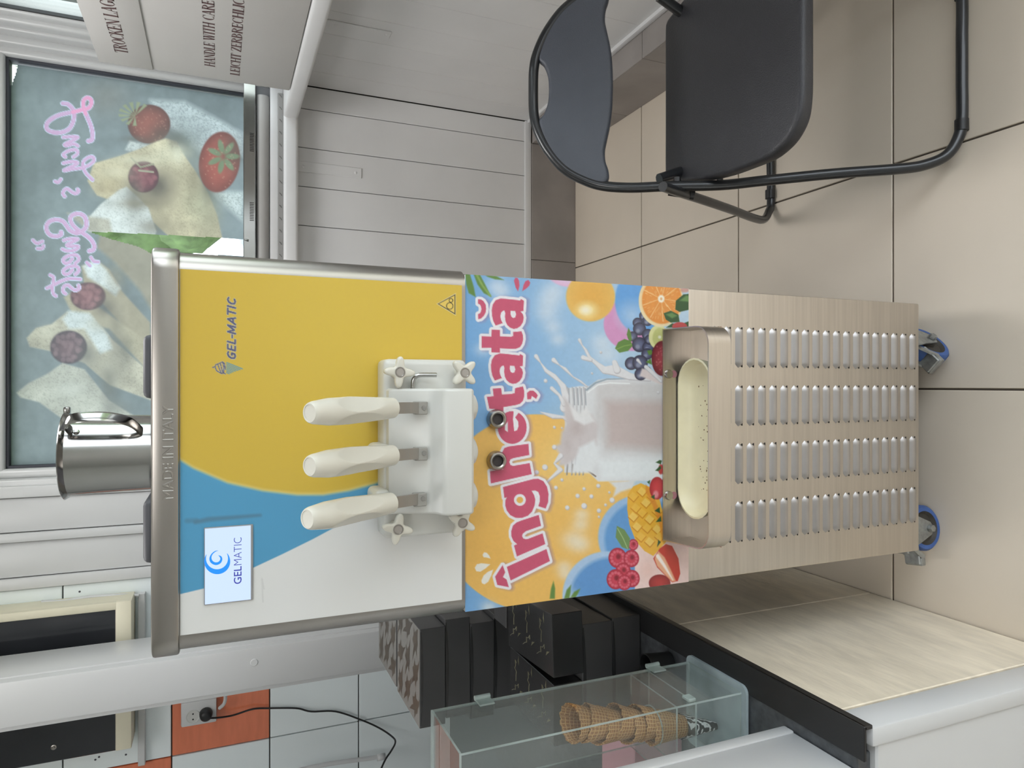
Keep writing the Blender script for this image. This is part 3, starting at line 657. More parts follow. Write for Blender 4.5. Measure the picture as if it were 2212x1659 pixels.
e7(1490, 330, 205, 260, (96, 164, 232), soft=4); e7(1420, 450, 90, 90, (190, 214, 240), soft=40, al=.7)
e7(1090, 300, 195, 195, (240, 178, 74), soft=4, shade=(240, 190, 92)); e7(1060, 405, 80, 60, (252, 226, 150), soft=16); e7(1050, 405, 40, 30, (255, 244, 214), soft=10)
# orange disc and its neighbours on the other side
po.ell(1158, 1108, 213, 213, (244, 190, 92), soft=3); po.glow(1250, 1000, 120, 90, (246, 212, 130), .7); po.glow(1060, 1180, 70, 70, (238, 178, 76), .4)
for cx, cy, r in ((1020, 780, 55), (1010, 860, 60), (950, 980, 85), (1010, 1020, 70), (880, 1200, 60), (890, 1260, 50), (280, 1520, 60)):
    c_ = K8([(cx, cy)])[0]; po.glow(*c_, r / 3.687 * 1.35, r / 3.687 * 1.1, (238, 234, 224), .6)
po.ell(1388, 1160, 96, 92, (150, 190, 232), soft=4); po.ell(1396, 1166, 90, 86, (92, 156, 220), soft=8)
po.ell(1312, 1288, 97, 97, (168, 200, 234), soft=4); po.ell(1322, 1296, 92, 92, (88, 150, 216), soft=10)
po.glow(1236, 1300, 14, 30, (226, 228, 226), .8)
# leaves
G1, G2, G3 = (98, 140, 62), (140, 176, 84), (52, 92, 50)
for pts in (K7([(90, 110), (130, 120), (160, 220), (175, 300), (120, 270), (100, 200)]), K7([(155, 110), (205, 115), (250, 200), (300, 300), (240, 270), (190, 200)]), K7([(230, 110), (310, 120), (400, 165), (330, 160), (270, 140)])): po.poly(pts, G1, soft=3); 
po.stroke(K7([(180, 120), (230, 210), (290, 290)]), 2, G2, soft=4)
for pts in (K8([(765, 1450), (775, 1370), (795, 1310), (808, 1370), (805, 1450)]), K8([(880, 1450), (900, 1380), (935, 1340), (930, 1400), (920, 1450)]), K8([(930, 1440), (960, 1395), (1008, 1370), (990, 1410), (970, 1440)])): po.poly(pts, G1, soft=3)
# jar of milk
po.poly(K7([(1080, 1010), (1150, 960), (1250, 948), (1700, 950), (1700, 1760), (1150, 1770), (1080, 1700), (880, 1700), (890, 1030), (1000, 1010)]), (220, 222, 226), soft=3)
po.poly(K7([(1140, 1000), (1220, 985), (1700, 985), (1700, 1560), (1200, 1540), (1120, 1300)]), (208, 206, 208), soft=14)
po.poly(K7([(1210, 1130), (1700, 1130), (1700, 1520), (1230, 1480)]), (196, 180, 178), soft=22)
po.poly(K7([(1150, 1600), (1700, 1590), (1700, 1740), (1180, 1750)]), (228, 234, 238), soft=14)
po.stroke(K7([(1060, 1040), (1130, 985), (1220, 955), (1420, 950), (1650, 950)]), [2.2, 2, 1.4, 1.2, 1], (152, 170, 186), soft=2)
po.stroke(K7([(1070, 1060), (1150, 1000), (1240, 985), (1400, 990)]), 1.2, (240, 244, 246), soft=1.5)
for xx in (905, 945, 975, 1005, 1035):
    po.stroke(K7([(xx, 1020), (xx + 8, 1120), (xx + 4, 1300), (xx, 1500), (xx - 6, 1720)]), [1.2, .9, .8, .8, 1.2], (172, 170, 176), soft=1.4, al=.75)
    po.stroke(K7([(xx + 12, 1030), (xx + 18, 1160)]), 1.0, (110, 120, 134), soft=1.4, al=.6); po.stroke(K8([(xx + 4, 380), (xx - 2, 460)]), 1.1, (124, 116, 112), soft=1.4, al=.7)
po.stroke(K8([(1010, 420), (1060, 425), (1130, 475)]), 1.6, (134, 120, 108), soft=1.6)
# milk splashes
MK, MS = (226, 226, 230), (190, 186, 192)
def splash(pts, r, conv=K7):
    c_ = conv(pts); rr = [q_ / 3.687 * (.72 if len(r) > 2 else .95) for q_ in r]
    po.stroke([(a + .8, b + 1.4) for a, b in c_], rr, MS, soft=1.6); po.stroke(c_, [max(q_ - .9, .4) for q_ in rr], MK, soft=2.2)
splash([(1000, 640), (1020, 680), (1050, 720), (1080, 780), (1140, 830), (1200, 880), (1280, 880), (1400, 930), (1560, 960)], [18, 8, 16, 18, 24, 40, 60, 40, 14])
splash([(1030, 780), (1090, 800)], [20, 14]); splash([(1280, 820), (1300, 880)], [22, 30])
splash([(655, 770), (690, 820), (735, 885), (800, 930), (830, 960), (870, 1010), (890, 1090), (880, 1180)], [24, 6, 20, 26, 22, 34, 40, 50])
splash([(795, 800), (840, 840), (885, 870), (950, 935), (1010, 970), (1060, 1010)], [26, 5, 18, 8, 12, 8])
splash([(730, 965)] * 2, [16, 16]); splash([(780, 1025), (840, 1080), (880, 1150)], [22, 16, 30]); splash([(1170, 738)] * 2, [11, 11]); splash([(1100, 905)] * 2, [9, 9])
splash([(690, 1215), (790, 1248), (870, 1255), (930, 1280)], [6, 26, 16, 40]); splash([(800, 1335)] * 2, [12, 12]); splash([(860, 1340)] * 2, [8, 8])
po.poly(K7([(880, 1100), (920, 1150), (1000, 1250), (1100, 1230), (1150, 1330), (1140, 1480), (1000, 1560), (900, 1640), (830, 1650), (850, 1560), (800, 1490), (850, 1470), (860, 1380), (900, 1320), (880, 1240)]), (208, 200, 202), soft=8)
po.glow(1245, 925, 22, 26, (190, 176, 176), .8); po.glow(1225, 960, 14, 30, (196, 184, 184), .7)
po.poly(K7([(920, 1150), (1000, 1230), (1060, 1180), (1120, 1290), (1040, 1320), (960, 1280)]), (228, 228, 230), soft=6); po.poly(K7([(1000, 1500), (1120, 1440), (1160, 1560), (1100, 1700), (940, 1700)]), (226, 230, 234), soft=8)
splash([(800, 240)] * 2, [20, 20], K8); splash([(725, 400)] * 2, [24, 24], K8); splash([(850, 310), (800, 370), (850, 420), (770, 490), (740, 520)], [30, 10, 26, 14, 8], K8)
for cx, cy, r in ((860, 500, 13), (812, 562, 16), (985, 628, 18), (1037, 572, 14), (1095, 632, 17), (1037, 708, 24), (903, 722, 19), (1150, 548, 17), (1155, 746, 18), (1155, 795, 10), (1260, 662, 22), (1208, 700, 12), (1238, 600, 10), (660, 440, 18)): splash([(cx, cy)] * 2, [r, r], K8)
po.poly(K8([(1240, 520), (1450, 505), (1420, 570), (1330, 600), (1270, 640), (1290, 570)]), (222, 224, 226), soft=6)
# blueberries, leaves, lime, strawberry, orange slice
for cx, cy, r in ((1515, 450, 38), (1465, 505, 40), (1545, 490, 42), (1480, 555, 52), (1425, 615, 40), (1545, 600, 46), (1480, 680, 60), (1550, 700, 48), (1540, 755, 46), (1560, 640, 40), (1415, 830, 52), (1485, 825, 62), (1535, 890, 40), (1490, 915, 50)):
    e7(cx, cy, r, r, (104, 110, 144), soft=1.2, shade=(52, 50, 68)); e7(cx - r * .25, cy + r * .3, r * .3, r * .3, (160, 168, 190), soft=4, al=.7)
for pts in (K7([(1285, 710), (1310, 660), (1360, 635), (1410, 650), (1425, 690), (1390, 730), (1320, 745)]), K7([(1378, 600), (1392, 545), (1410, 580), (1420, 650), (1395, 645)]), K7([(1540, 730), (1575, 720), (1585, 755), (1555, 765)]), K7([(1530, 820), (1570, 790), (1580, 840)])): po.poly(pts, G1, soft=1.5)
po.stroke(K7([(1300, 715), (1360, 690), (1415, 680)]), .8, G2, soft=1.2)
e7(1630, 620, 76, 96, (228, 226, 160), soft=1.5); e7(1640, 625, 56, 78, (204, 206, 128), soft=3); e7(1640, 620, 12, 12, (240, 240, 214), soft=3)
e7(1660, 790, 84, 140, (168, 60, 70), soft=1.5, shade=(112, 36, 46))
for a in range(22): e7(1610 + rng.random() * 60, 690 + rng.random() * 200, 6, 6, (200, 110, 112), soft=2, al=.7)
e7(1650, 330, 176, 208, (244, 226, 180), soft=1.5); e7(1658, 328, 158, 186, (240, 142, 50), soft=3); e7(1655, 315, 150, 176, (244, 160, 74), soft=20, al=.6)
for a in np.linspace(.1, 6.38, 10)[:-1]:
    po.stroke(K7([(1655 + 28 * math.cos(a), 315 + 28 * math.sin(a)), (1655 + 150 * math.cos(a), 322 + 172 * math.sin(a))]), [.5, 1.0], (250, 196, 130), soft=1.2)
for k in range(90):
    a = rng.random() * 6.28; r = 40 + rng.random() * 105; po.stroke(K7([(1655 + r * math.cos(a), 318 + r * 1.15 * math.sin(a)), (1655 + (r + 16) * math.cos(a), 318 + (r + 16) * 1.15 * math.sin(a))]), .5, (252, 206, 140), soft=1, al=.6)
e7(1653, 315, 26, 30, (252, 244, 224), soft=3); e7(1653, 315, 8, 10, (236, 170, 100), soft=3)
for pts in (K7([(1770, 330), (1830, 280), (1880, 275), (1885, 400), (1800, 420), (1765, 400)]), K7([(1672, 430), (1730, 410), (1790, 440), (1800, 500), (1730, 505), (1690, 480)]), K7([(1690, 545), (1740, 510), (1800, 520), (1885, 490), (1885, 540)])): po.poly(pts, G3, soft=1.5)
for pts in (K7([(1800, 330), (1850, 290), (1885, 290), (1885, 340)]), K7([(1690, 440), (1740, 425), (1780, 450), (1740, 470)])): po.poly(pts, (104, 148, 82), soft=4)
e7(1800, 535, 60, 34, (206, 72, 74), soft=1.5); e7(1840, 245, 40, 20, (222, 120, 90), soft=4, al=.6)
po.poly(K7([(1480, 930), (1500, 870), (1570, 880), (1680, 960), (1680, 1010), (1560, 960)]), (222, 208, 208), soft=4); splash([(1465, 800), (1490, 830)], [14, 6]); splash([(1530, 855), (1580, 900), (1650, 970)], [22, 22, 16]); splash([(1628, 1058)] * 2, [12, 12])
# pink square, mango, raspberries, strawberries
po.poly(K8([(1443, 900), (1900, 900), (1900, 1420), (1443, 1420)]), (236, 206, 200), soft=1.5); po.glow(1400, 1230, 24, 30, (232, 186, 172), .6)
po.poly(K8([(1385, 620), (1430, 555), (1490, 530), (1560, 560), (1640, 660), (1700, 900), (1690, 1000), (1590, 1110), (1520, 1070), (1450, 990), (1400, 860), (1382, 740)]), (242, 180, 52), soft=1.5)
for k, (cx, cy) in enumerate(((1430, 640), (1500, 600), (1450, 730), (1530, 690), (1580, 640), (1430, 800), (1500, 770), (1560, 820), (1620, 760), (1460, 880), (1540, 890), (1620, 900), (1490, 960), (1560, 1000), (1640, 960))):
    po.poly(K8([(cx - 40, cy), (cx - 5, cy - 42), (cx + 42, cy - 4), (cx + 4, cy + 40)]), (250, 204, 92) if k % 2 else (246, 190, 66), soft=2); po.stroke(K8([(cx - 40, cy), (cx + 4, cy + 40), (cx + 42, cy - 4)]), .9, (214, 134, 24), soft=1.6)
po.poly(K8([(1530, 540), (1580, 600), (1660, 800), (1660, 1000), (1640, 860), (1580, 700), (1530, 600)]), (232, 140, 44), soft=3, al=.8)
e8(1620, 570, 60, 90, (220, 64, 72), soft=1.5, shade=(176, 40, 52)); e8(1610, 620, 22, 30, (244, 170, 180), soft=4, al=.7); e8(1650, 420, 20, 40, (200, 60, 60), soft=2)
for pts in (K8([(1608, 365), (1640, 345), (1660, 350), (1650, 380)]), K8([(1605, 430), (1645, 390), (1655, 410), (1630, 435)]), K8([(1570, 640), (1600, 620), (1600, 660)]), K8([(1600, 750), (1640, 720), (1645, 770)]), K8([(1610, 840), (1650, 790), (1655, 835)]), K8([(1620, 1040), (1630, 980), (1650, 1000)]), K8([(1540, 520), (1565, 505), (1560, 540)])): po.poly(pts, G3, soft=1.5)
for cx, cy, r in ((1430, 1020, 40), (1305, 1125, 72), (1415, 1130, 62), (1350, 1230, 60), (1290, 1295, 72), (1420, 1290, 62), (1360, 1320, 56)):
    e8(cx, cy, r, r * 1.12, (216, 60, 84), soft=1.5, shade=(178, 34, 58))
    for a in np.linspace(0, 6.28, 13)[:-1]: e8(cx + r * .68 * math.cos(a), cy + r * .74 * math.sin(a), r * .17, r * .17, (238, 128, 146), soft=2, al=.6)
    e8(cx + r * .1, cy - r * .15, r * .26, r * .3, (128, 24, 42), soft=4, al=.85)
po.poly(K8([(1290, 960), (1300, 870), (1360, 900), (1405, 970), (1395, 1060), (1340, 1040)]), (110, 146, 84), soft=1.5); po.stroke(K8([(1305, 890), (1350, 970), (1385, 1050)]), .9, (160, 190, 130), soft=1.2)
e8(1640, 1325, 86, 68, (188, 56, 54), soft=1.5, shade=(140, 36, 38))
po.poly(K8([(1640, 1050), (1690, 1015), (1740, 1030), (1790, 1130), (1805, 1250), (1785, 1310), (1740, 1320), (1680, 1260), (1620, 1200), (1590, 1130)]), (206, 58, 42), soft=1.5)
po.poly(K8([(1600, 1130), (1630, 1070), (1680, 1120), (1730, 1220), (1770, 1310), (1740, 1315), (1680, 1255), (1620, 1190)]), (236, 170, 130), soft=3); po.stroke(K8([(1625, 1110), (1680, 1190), (1745, 1300)]), [4, 3, 1], (250, 238, 228), soft=3)
# lettering
A0 = [(290, 212), (340, 215), (490, 232), (500, 218), (530, 235), (525, 340), (495, 345), (520, 375), (528, 410), (520, 455), (495, 495), (460, 518), (425, 524), (390, 512), (360, 485), (343, 450), (335, 400), (338, 360), (330, 335), (310, 342), (295, 360), (288, 395), (295, 430), (312, 465), (240, 490), (215, 440), (203, 385), (200, 330), (210, 275), (240, 230)]
A0h = [(395, 338), (440, 340), (450, 375), (440, 405), (420, 412), (402, 400), (392, 370)]
KL = lambda pts: crop(1020, 600, 4.74, pts)
KM = lambda pts: crop(1020, 920, 4.484, pts)
ell_e = [(410 + 148 * math.cos(a), 1533 + 168 * math.sin(a)) for a in np.linspace(0, 2 * math.pi, 33)[:-1]]
letters = [KL([(60, 220), (60, 265), (80, 275), (90, 295), (95, 320), (90, 345), (80, 362), (60, 372), (62, 425), (90, 418), (120, 390), (138, 355), (143, 318), (138, 275), (115, 238), (90, 222)]),
    KL(A0), KL([(200, 532), (285, 535), (285, 600), (395, 605), (420, 595), (420, 555), (505, 548), (520, 590), (522, 630), (512, 675), (490, 710), (450, 727), (400, 728), (285, 722), (285, 768), (197, 765), (197, 718), (97, 718), (97, 598), (197, 602)]),
    KL([(x - 8, y + 563) for x, y in A0]), KL([(210, 1135), (297, 1130), (305, 1195), (400, 1190), (435, 1180), (440, 1130), (520, 1112), (533, 1160), (533, 1215), (520, 1260), (490, 1290), (450, 1303), (320, 1325), (320, 1370), (240, 1378), (235, 1345), (175, 1340), (150, 1220), (220, 1212)]),
    KL([(560, 1180), (590, 1155), (625, 1155), (655, 1180), (672, 1205), (655, 1240), (610, 1210), (605, 1235), (600, 1243), (565, 1245)]), KL(ell_e),
    KM([(545, 173), (553, 282), (400, 312), (370, 325), (360, 350), (370, 378), (395, 388), (557, 360), (577, 468), (180, 558), (172, 440), (300, 420), (290, 380), (285, 320), (290, 260), (310, 215), (350, 200)]),
    KM([(298, 592), (590, 515), (640, 512), (690, 535), (725, 590), (740, 660), (735, 740), (712, 800), (640, 778), (655, 730), (655, 680), (640, 640), (610, 625), (575, 628), (600, 670), (612, 715), (605, 770), (580, 830), (540, 870), (480, 892), (420, 890), (370, 865), (335, 820), (320, 770), (322, 720), (335, 692), (312, 698)]),
    KM([(645, 862), (667, 968), (520, 1020), (490, 1045), (483, 1068), (495, 1090), (520, 1098), (540, 1095), (682, 1040), (708, 1145), (433, 1265), (405, 1158), (435, 1145), (400, 1115), (380, 1070), (378, 1020), (395, 965), (430, 935), (480, 915)]),
    KM([(335, 1365), (720, 1192), (753, 1310), (372, 1498)]), KM([(295, 1348), (320, 1418), (298, 1465), (333, 1487), (355, 1562), (243, 1540), (222, 1460)])]
for L in letters: po.poly([(x + 5, y + 1) for x, y in L], (150, 120, 170), soft=9, al=.55, grow=6)
for L in letters: po.poly(L, (236, 234, 240), soft=1.1, grow=5.7)
RED = (212, 82, 116)
for L in letters: po.poly(L, RED, soft=1.0)
for hp in (KL(A0h), KL([(x - 8, y + 563) for x, y in A0h])): po.poly(hp, (236, 234, 240), soft=1.0)
for hp in (KL([(425, 1360), (490, 1362), (440, 1430), (470, 1470), (475, 1520), (460, 1560), (430, 1572), (418, 1450)]), KL([(335, 1510), (365, 1470), (365, 1580), (335, 1560)])): po.poly(hp, (236, 234, 240), soft=1.0)
c_ = KM([(462, 717)])[0]; po.ell(*c_, 57 / 4.484, 57 / 4.484, (236, 234, 240)); po.ell(*c_, 32 / 4.484, 31 / 4.484, (240, 184, 86))
for tp in ([(100, 1250), (115, 1225), (140, 1228), (165, 1255), (178, 1285), (140, 1275), (110, 1272)], [(25, 1375), (45, 1340), (90, 1330), (175, 1340), (130, 1380), (80, 1412), (40, 1408)], [(88, 1500), (110, 1450), (150, 1415), (203, 1392), (185, 1450), (155, 1510), (120, 1535), (95, 1525)]): po.poly(KM(tp), (238, 236, 226), soft=1.2)
for tp in ([(428, 30), (440, 2), (465, 2), (480, 30), (485, 80), (470, 140), (445, 100)], [(595, 50), (575, 22), (545, 35), (525, 75), (512, 138), (555, 110), (585, 80)]): po.poly(KL(tp), RED, soft=1.2)
po.noise(6, .04, 21); po.c = po.c.mean(1, keepdims=True) * .1 + po.c * .9; po.c *= .96
poster = po.build('poster', mat_print('poster_print', .3, coat=.15), mach, 1.0)
# steel bushings
for py_ in (905, 995):
    c_ = PY(1073, py_, YF - .006)
    b_ = build(MB().lathe([(.0145, .006), (.0145, -.004), (.0125, -.007), (.0105, -.0075), (.0085, -.006), (.0085, .004)], c_, (0, 1, 0), 28), 'bushing', M_STEELW, mach)
    build(MB().lathe([(0, 0), (.0086, 0)], c_ + Vector((0, -.001, 0)), (0, 1, 0), 24), 'hole', mat('dark_bore', (66, 60, 60), .7), b_)
# louvres
lo = MB(); n = 8; wv = .0362; hv = .0068
vs = []; cols = 12
for i in range(cols + 1):
    s_ = -1 + 2 * i / cols; xx = s_ * wv; e = max(0.0, 1 - max(0, (abs(s_) - .84) / .16) ** 2) ** .5
    for k in range(n + 1):
        a = k / n; zz = hv * (1 - 2 * a) ; yy = -.0050 * e * math.sin(math.pi * min(1, a * .62 + .0))
        vs.append((xx, yy if k < n else yy, zz * (e * .9 + .1)))
fs = [(i * (n + 1) + k, (i + 1) * (n + 1) + k, (i + 1) * (n + 1) + k + 1, i * (n + 1) + k + 1) for i in range(cols) for k in range(n)]
lo.add(vs, fs, True)
lo.add([(-wv * .94, -.0003, -hv * 1.0), (wv * .94, -.0003, -hv), (wv * .94, -.0003, -hv * .3), (-wv * .94, -.0003, -hv * .3)], [(0, 1, 2, 3)], False, 1)
lo.add([(-wv * .98, -.00035, -hv * 1.42), (wv * .98, -.00035, -hv * 1.42), (wv * .98, -.00035, -hv), (-wv * .98, -.00035, -hv)], [(0, 1, 2, 3)], False, 1)  # dark strip: slot opening and the shadow below the louver put into colour
lv = build(lo, 'louver', [mat('louver_steel', (176, 172, 170), .42, 1.0, var=.05, scale=30), mat('dark_slot_shade', (26, 25, 24), .8)], None, (0, 0, 0)); first = True
for r_ in range(20):
    for cx in (.065, -.0384, -.141, -.2437):
        z_ = .1636 + r_ * .0259
        if first: attach(lv, mach, (cx, YF, z_)); first = False
        else: child_at(lv, mach, (cx, YF, z_))

# --- dispensing head
PYF = .9226
head = MB()
head.rbox((-.2085, PYF, 1.128), (.0338, YF - .005, 1.246), .008, 3)
hb = build(head, 'dispenser_plate', M_WPLAS, mach)
bx0, bx1 = -.172, -.006
prof = [(.93, 1.243), (.908, 1.243), (.903, 1.238), (.889, 1.196), (.884, 1.188), (.869, 1.182), (.863, 1.176), (.862, 1.143), (.866, 1.139), (.93, 1.139)]
build(MB().prism([Vector((bx0, y, z)) for y, z in prof], Vector((bx1 - bx0, 0, 0)), .004, 3, smooth=True), 'valve_block', M_WPLAS, hb)
slots = [(908, 881, 849, 881, 668, 892), (908, 979, 849, 983, 668, 1007), (906, 1077, 846, 1086, 663, 1121)]
for (sx, sy, ax_, ay_, tx2, ty2) in slots:
    c_ = PY(sx, sy, .892)
    build(MB().rbox((c_.x - .0115, .905, 1.238), (c_.x + .0115, .962, 1.262), .008, 3), 'piston', M_WPLAS, hb)
    build(MB().lathe([(0, -.0125), (.010, -.0125), (.017, -.009), (.021, 0), (.021, .01)], (c_.x, .893, 1.139), (0, 0, 1), 24), 'nozzle', M_WPLAS, hb)
    b_ = PY(ax_, ay_, .852); t_ = PY(tx2, ty2, .782)
    # steel lever
    p = [PY(sx + 12, sy, .890), PY(sx, sy, .884), PY(sx - 26, (sy + ay_) / 2, .872), b_ + (t_ - b_) * .12]
    lm = MB()
    for q0, q1 in zip(p[:-1], p[1:]):
        d = (q1 - q0).normalized(); nn = Vector((1, 0, 0)); th_ = d.cross(nn).normalized() * .0022; w_ = nn * .0072
        vs = [q0 - w_ - th_, q0 + w_ - th_, q0 + w_ + th_, q0 - w_ + th_]; vs += [v + (q1 - q0) + d * .001 for v in vs]
        lm.add(vs, [(0, 1, 2, 3), (7, 6, 5, 4), (0, 4, 5, 1), (1, 5, 6, 2), (2, 6, 7, 3), (3, 7, 4, 0)])
    build(lm, 'lever', M_STEELW, hb)
    build(MB().rbox((c_.x - .0085, .8795, PY(sx + 14, sy, .884).z), (c_.x + .0085, .892, PY(sx - 16, sy, .89).z), .001, 1), 'slot', mat('slot_shade', (150, 148, 142), .5), hb)
    build(MB().lathe([(0, -.001), (.003, -.001), (.003, .003)], PY(sx + 8, sy, .8795), (0, 1, 0), 12), 'pin', M_CHROME, hb)
    # grip
    ax = (t_ - b_).normalized(); L = (t_ - b_).length
    hp = [(0, 0), (.0115, 0), (.0128, .0015), (.0148, L * .3), (.0163, L * .55), (.0155, L * .8), (.0128, L * .96), (.0118, L * .985), (.0105, L), (.0092, L), (.0090, L - .0006), (0, L - .0006)]
    hq = []
    for (ra, ha), (rb, hb2) in zip(hp[:-1], hp[1:]):
        nn_ = max(1, int(abs(hb2 - ha) / .0022)); hq += [(ra + (rb - ra) * i / nn_, ha + (hb2 - ha) * i / nn_) for i in range(nn_)]
    hq.append(hp[-1]); hm = MB().lathe(hq, b_, ax, 80)
    ref = Vector((0, 0, 1)); side = ax.cross(Vector((0, 0, 1))).normalized()
    nv = []
    for v in hm.v:
        v = Vector(v); d = v - b_; h_ = d.dot(ax); rad = d - ax * h_
        for nn in ((Vector((.55, -.8, -.1))), (Vector((-.75, -.62, -.1)))):
            nn = (nn - ax * nn.dot(ax)).normalized(); k_ = rad.dot(nn)
            lim = .0118 + .0042 * abs((h_ / L - .45) / .33) ** 2.5
            if k_ > lim: rad -= nn * (k_ - lim)
        nv.append(tuple(b_ + ax * h_ + rad))
    hm.v = nv
    build(hm, 'handle', M_HANDLE, hb, sharp=17)
def star_knob():
    mb = MB(); pts = []
    for k in range(64):
        a = 2 * math.pi * k / 64; c = max(0, math.cos(2 * a)) ** 2 + 0; lobe = abs(math.cos(2 * a)) ** 2.2
        rl = .0098 + .0112 * lobe ** 1.3
        pts.append(Vector((rl * math.cos(a), 0, rl * math.sin(a))))
    mb.prism(pts, Vector((0, .011, 0)), .003, 3, smooth=True)
    mb.lathe([(.0085, .010), (.0085, .026)], (0, 0, 0), (0, 1, 0), 24)
    return mb
k0 = None
for px_, py_, ang in ((864.6, 803.8, 4), (1005, 805, 45), (860.6, 1144, 12), (1000, 1130, 30)):
    c_ = PY(px_, py_, .899)
    if k0 is None:
        k0 = build(star_knob(), 'star_knob', M_HANDLE, None, (0, 0, 0))
        kk = k0
        ki = build(MB().lathe([(.0072, .0005), (.0068, -.0008), (.0056, -.0008), (.0050, -.0002)], (0, 0, 0), (0, 1, 0), 20), 'threaded_insert', M_STEELW, None, (0, 0, 0)); ki.parent = k0
        kb = build(MB().lathe([(.0052, -.0003), (0, -.0003)], (0, 0, 0), (0, 1, 0), 20), 'bore', mat('bore_grey', (168, 162, 156), .5, .3), None, (0, 0, 0)); kb.parent = k0
        attach(k0, hb, c_, (0, math.radians(ang), 0))
    else:
        kk = dup(k0, hb); kk.location = c_ - wloc(hb); kk.rotation_euler = (0, math.radians(ang), 0)
key = [PY(892, 842, .915), PY(892, 826, .914), PY(895, 817, .913), PY(902, 811.5, .912), PY(912, 810, .911), PY(943, 810, .908)]
build(MB().tube(smooth_path(key, 4), .0031, 10), 'bent_steel_pin', M_CHROME, hb)

# --- drip tray holder
TXa, TXb, TY, TZ0 = -.262, .0925, .8737, .706
ho = MB()
ho.box((TXa, YF - .0035, .7205), (TXb, YF - .0015, .765))
ho.box((TXa, TY + .02, TZ0), (TXb, YF - .0015, TZ0 + .002))
def lip(inset):
    r = .03 - inset; pts = []
    x0, x1, y0, y1 = TXa + inset, TXb - inset, TY + inset, YF - .002
    for k in range(7): a = math.pi + k / 6 * math.pi / 2; pts.append((x0 + r + r * math.cos(a), y0 + r + r * math.sin(a)))
    for k in range(7): a = 1.5 * math.pi + k / 6 * math.pi / 2; pts.append((x1 - r + r * math.cos(a), y0 + r + r * math.sin(a)))
    return [(x0, y1)] + pts + [(x1, y1)]
oo, ii = lip(0), lip(.0018); N = len(oo)
ztop = lambda y: .7496 + (.0155) * max(0, (y - .90)) / .075
vs = [(x, y, TZ0) for x, y in oo] + [(x, y, ztop(y)) for x, y in oo] + [(x, y, TZ0) for x, y in ii] + [(x, y, ztop(y)) for x, y in ii]
fs = []
for k in range(N - 1):
    fs += [(k, k + 1, N + k + 1, N + k), (2 * N + k + 1, 2 * N + k, 3 * N + k, 3 * N + k + 1), (N + k, N + k + 1, 3 * N + k + 1, 3 * N + k), (k + 1, k, 2 * N + k, 2 * N + k + 1)]
ho.add(vs, fs, True); ho.poly([Vector((x, y, TZ0 + .001)) for x, y in ii])
ho.add([(TXa, YF - .003, TZ0), (TXb, YF - .003, TZ0), (TXb, YF - .003, .722), (TXa, YF - .003, .722)], [(0, 1, 2, 3)])
hold = build(ho, 'drip_tray_holder', M_STEEL, mach)
for py_ in (808, 1070):
    c_ = PY(1444, py_, YF - .004); s_ = PY(1456, py_, YF - .0042)
    build(MB().lathe([(0, -.004), (.0065, -.004), (.0075, -.002), (.0075, .003)], c_, (0, 1, 0), 24), 'bolt', M_CHROME, hold)
    build(MB().lathe([(0, 0), (.0062, 0)], s_ + Vector((0, .0002, 0)), (0, 1, 0), 20), 'keyhole', mat('keyhole_print', (176, 120, 130), .5), hold)
# loose plastic tray inside
def stadium(xc, yc, L, Wd, n=12):
    r = Wd / 2; pts = []
    for k in range(n + 1): a = -math.pi / 2 + k / n * math.pi; pts.append((xc + L / 2 - r + r * math.cos(a), yc + r * math.sin(a)))
    for k in range(n + 1): a = math.pi / 2 + k / n * math.pi; pts.append((xc - L / 2 + r + r * math.cos(a), yc + r * math.sin(a)))
    return pts
tr = MB(); xc, yc = -.0885, .926; lv_ = [(.250, .080, TZ0 + .003), (.262, .088, .737), (.256, .083, .7375), (.244, .073, .722), (.205, .048, .7125)]
rows = [stadium(xc, yc, a, b) for a, b, z in lv_]; n_ = len(rows[0]); vs = [(x, y, lv_[i][2]) for i, r in enumerate(rows) for x, y in r]
fs = [(i * n_ + k, i * n_ + (k + 1) % n_, (i + 1) * n_ + (k + 1) % n_, (i + 1) * n_ + k) for i in range(len(rows) - 1) for k in range(n_)]
fs += [tuple((len(rows) - 1) * n_ + k for k in range(n_)), tuple(range(n_))[::-1]]
tr.add(vs, fs, True)
M_CREAM = mat('cream_plastic', (238, 230, 196), .4, var=.04, scale=30)
tray = tag(build(tr, 'drip_tray', M_CREAM), 'oval cream plastic drip tray with dried milk spots', 'tray')
sp = MB()
for k in range(46):
    x_ = -.14 + rng.normal() * .035 if k % 2 else -.06 + rng.normal() * .03; y_ = .926 + rng.uniform(-.021, .021); r_ = rng.uniform(.0006, .0016)
    sp.lathe([(0, .0003), (r_, .0001)], (max(-.175, min(-.0, x_)), y_, .7126), (0, 0, 1), 7)
tag(build(sp, 'milk_specks', mat('brown_specks', (120, 92, 60), .7), tray), kind='stuff')

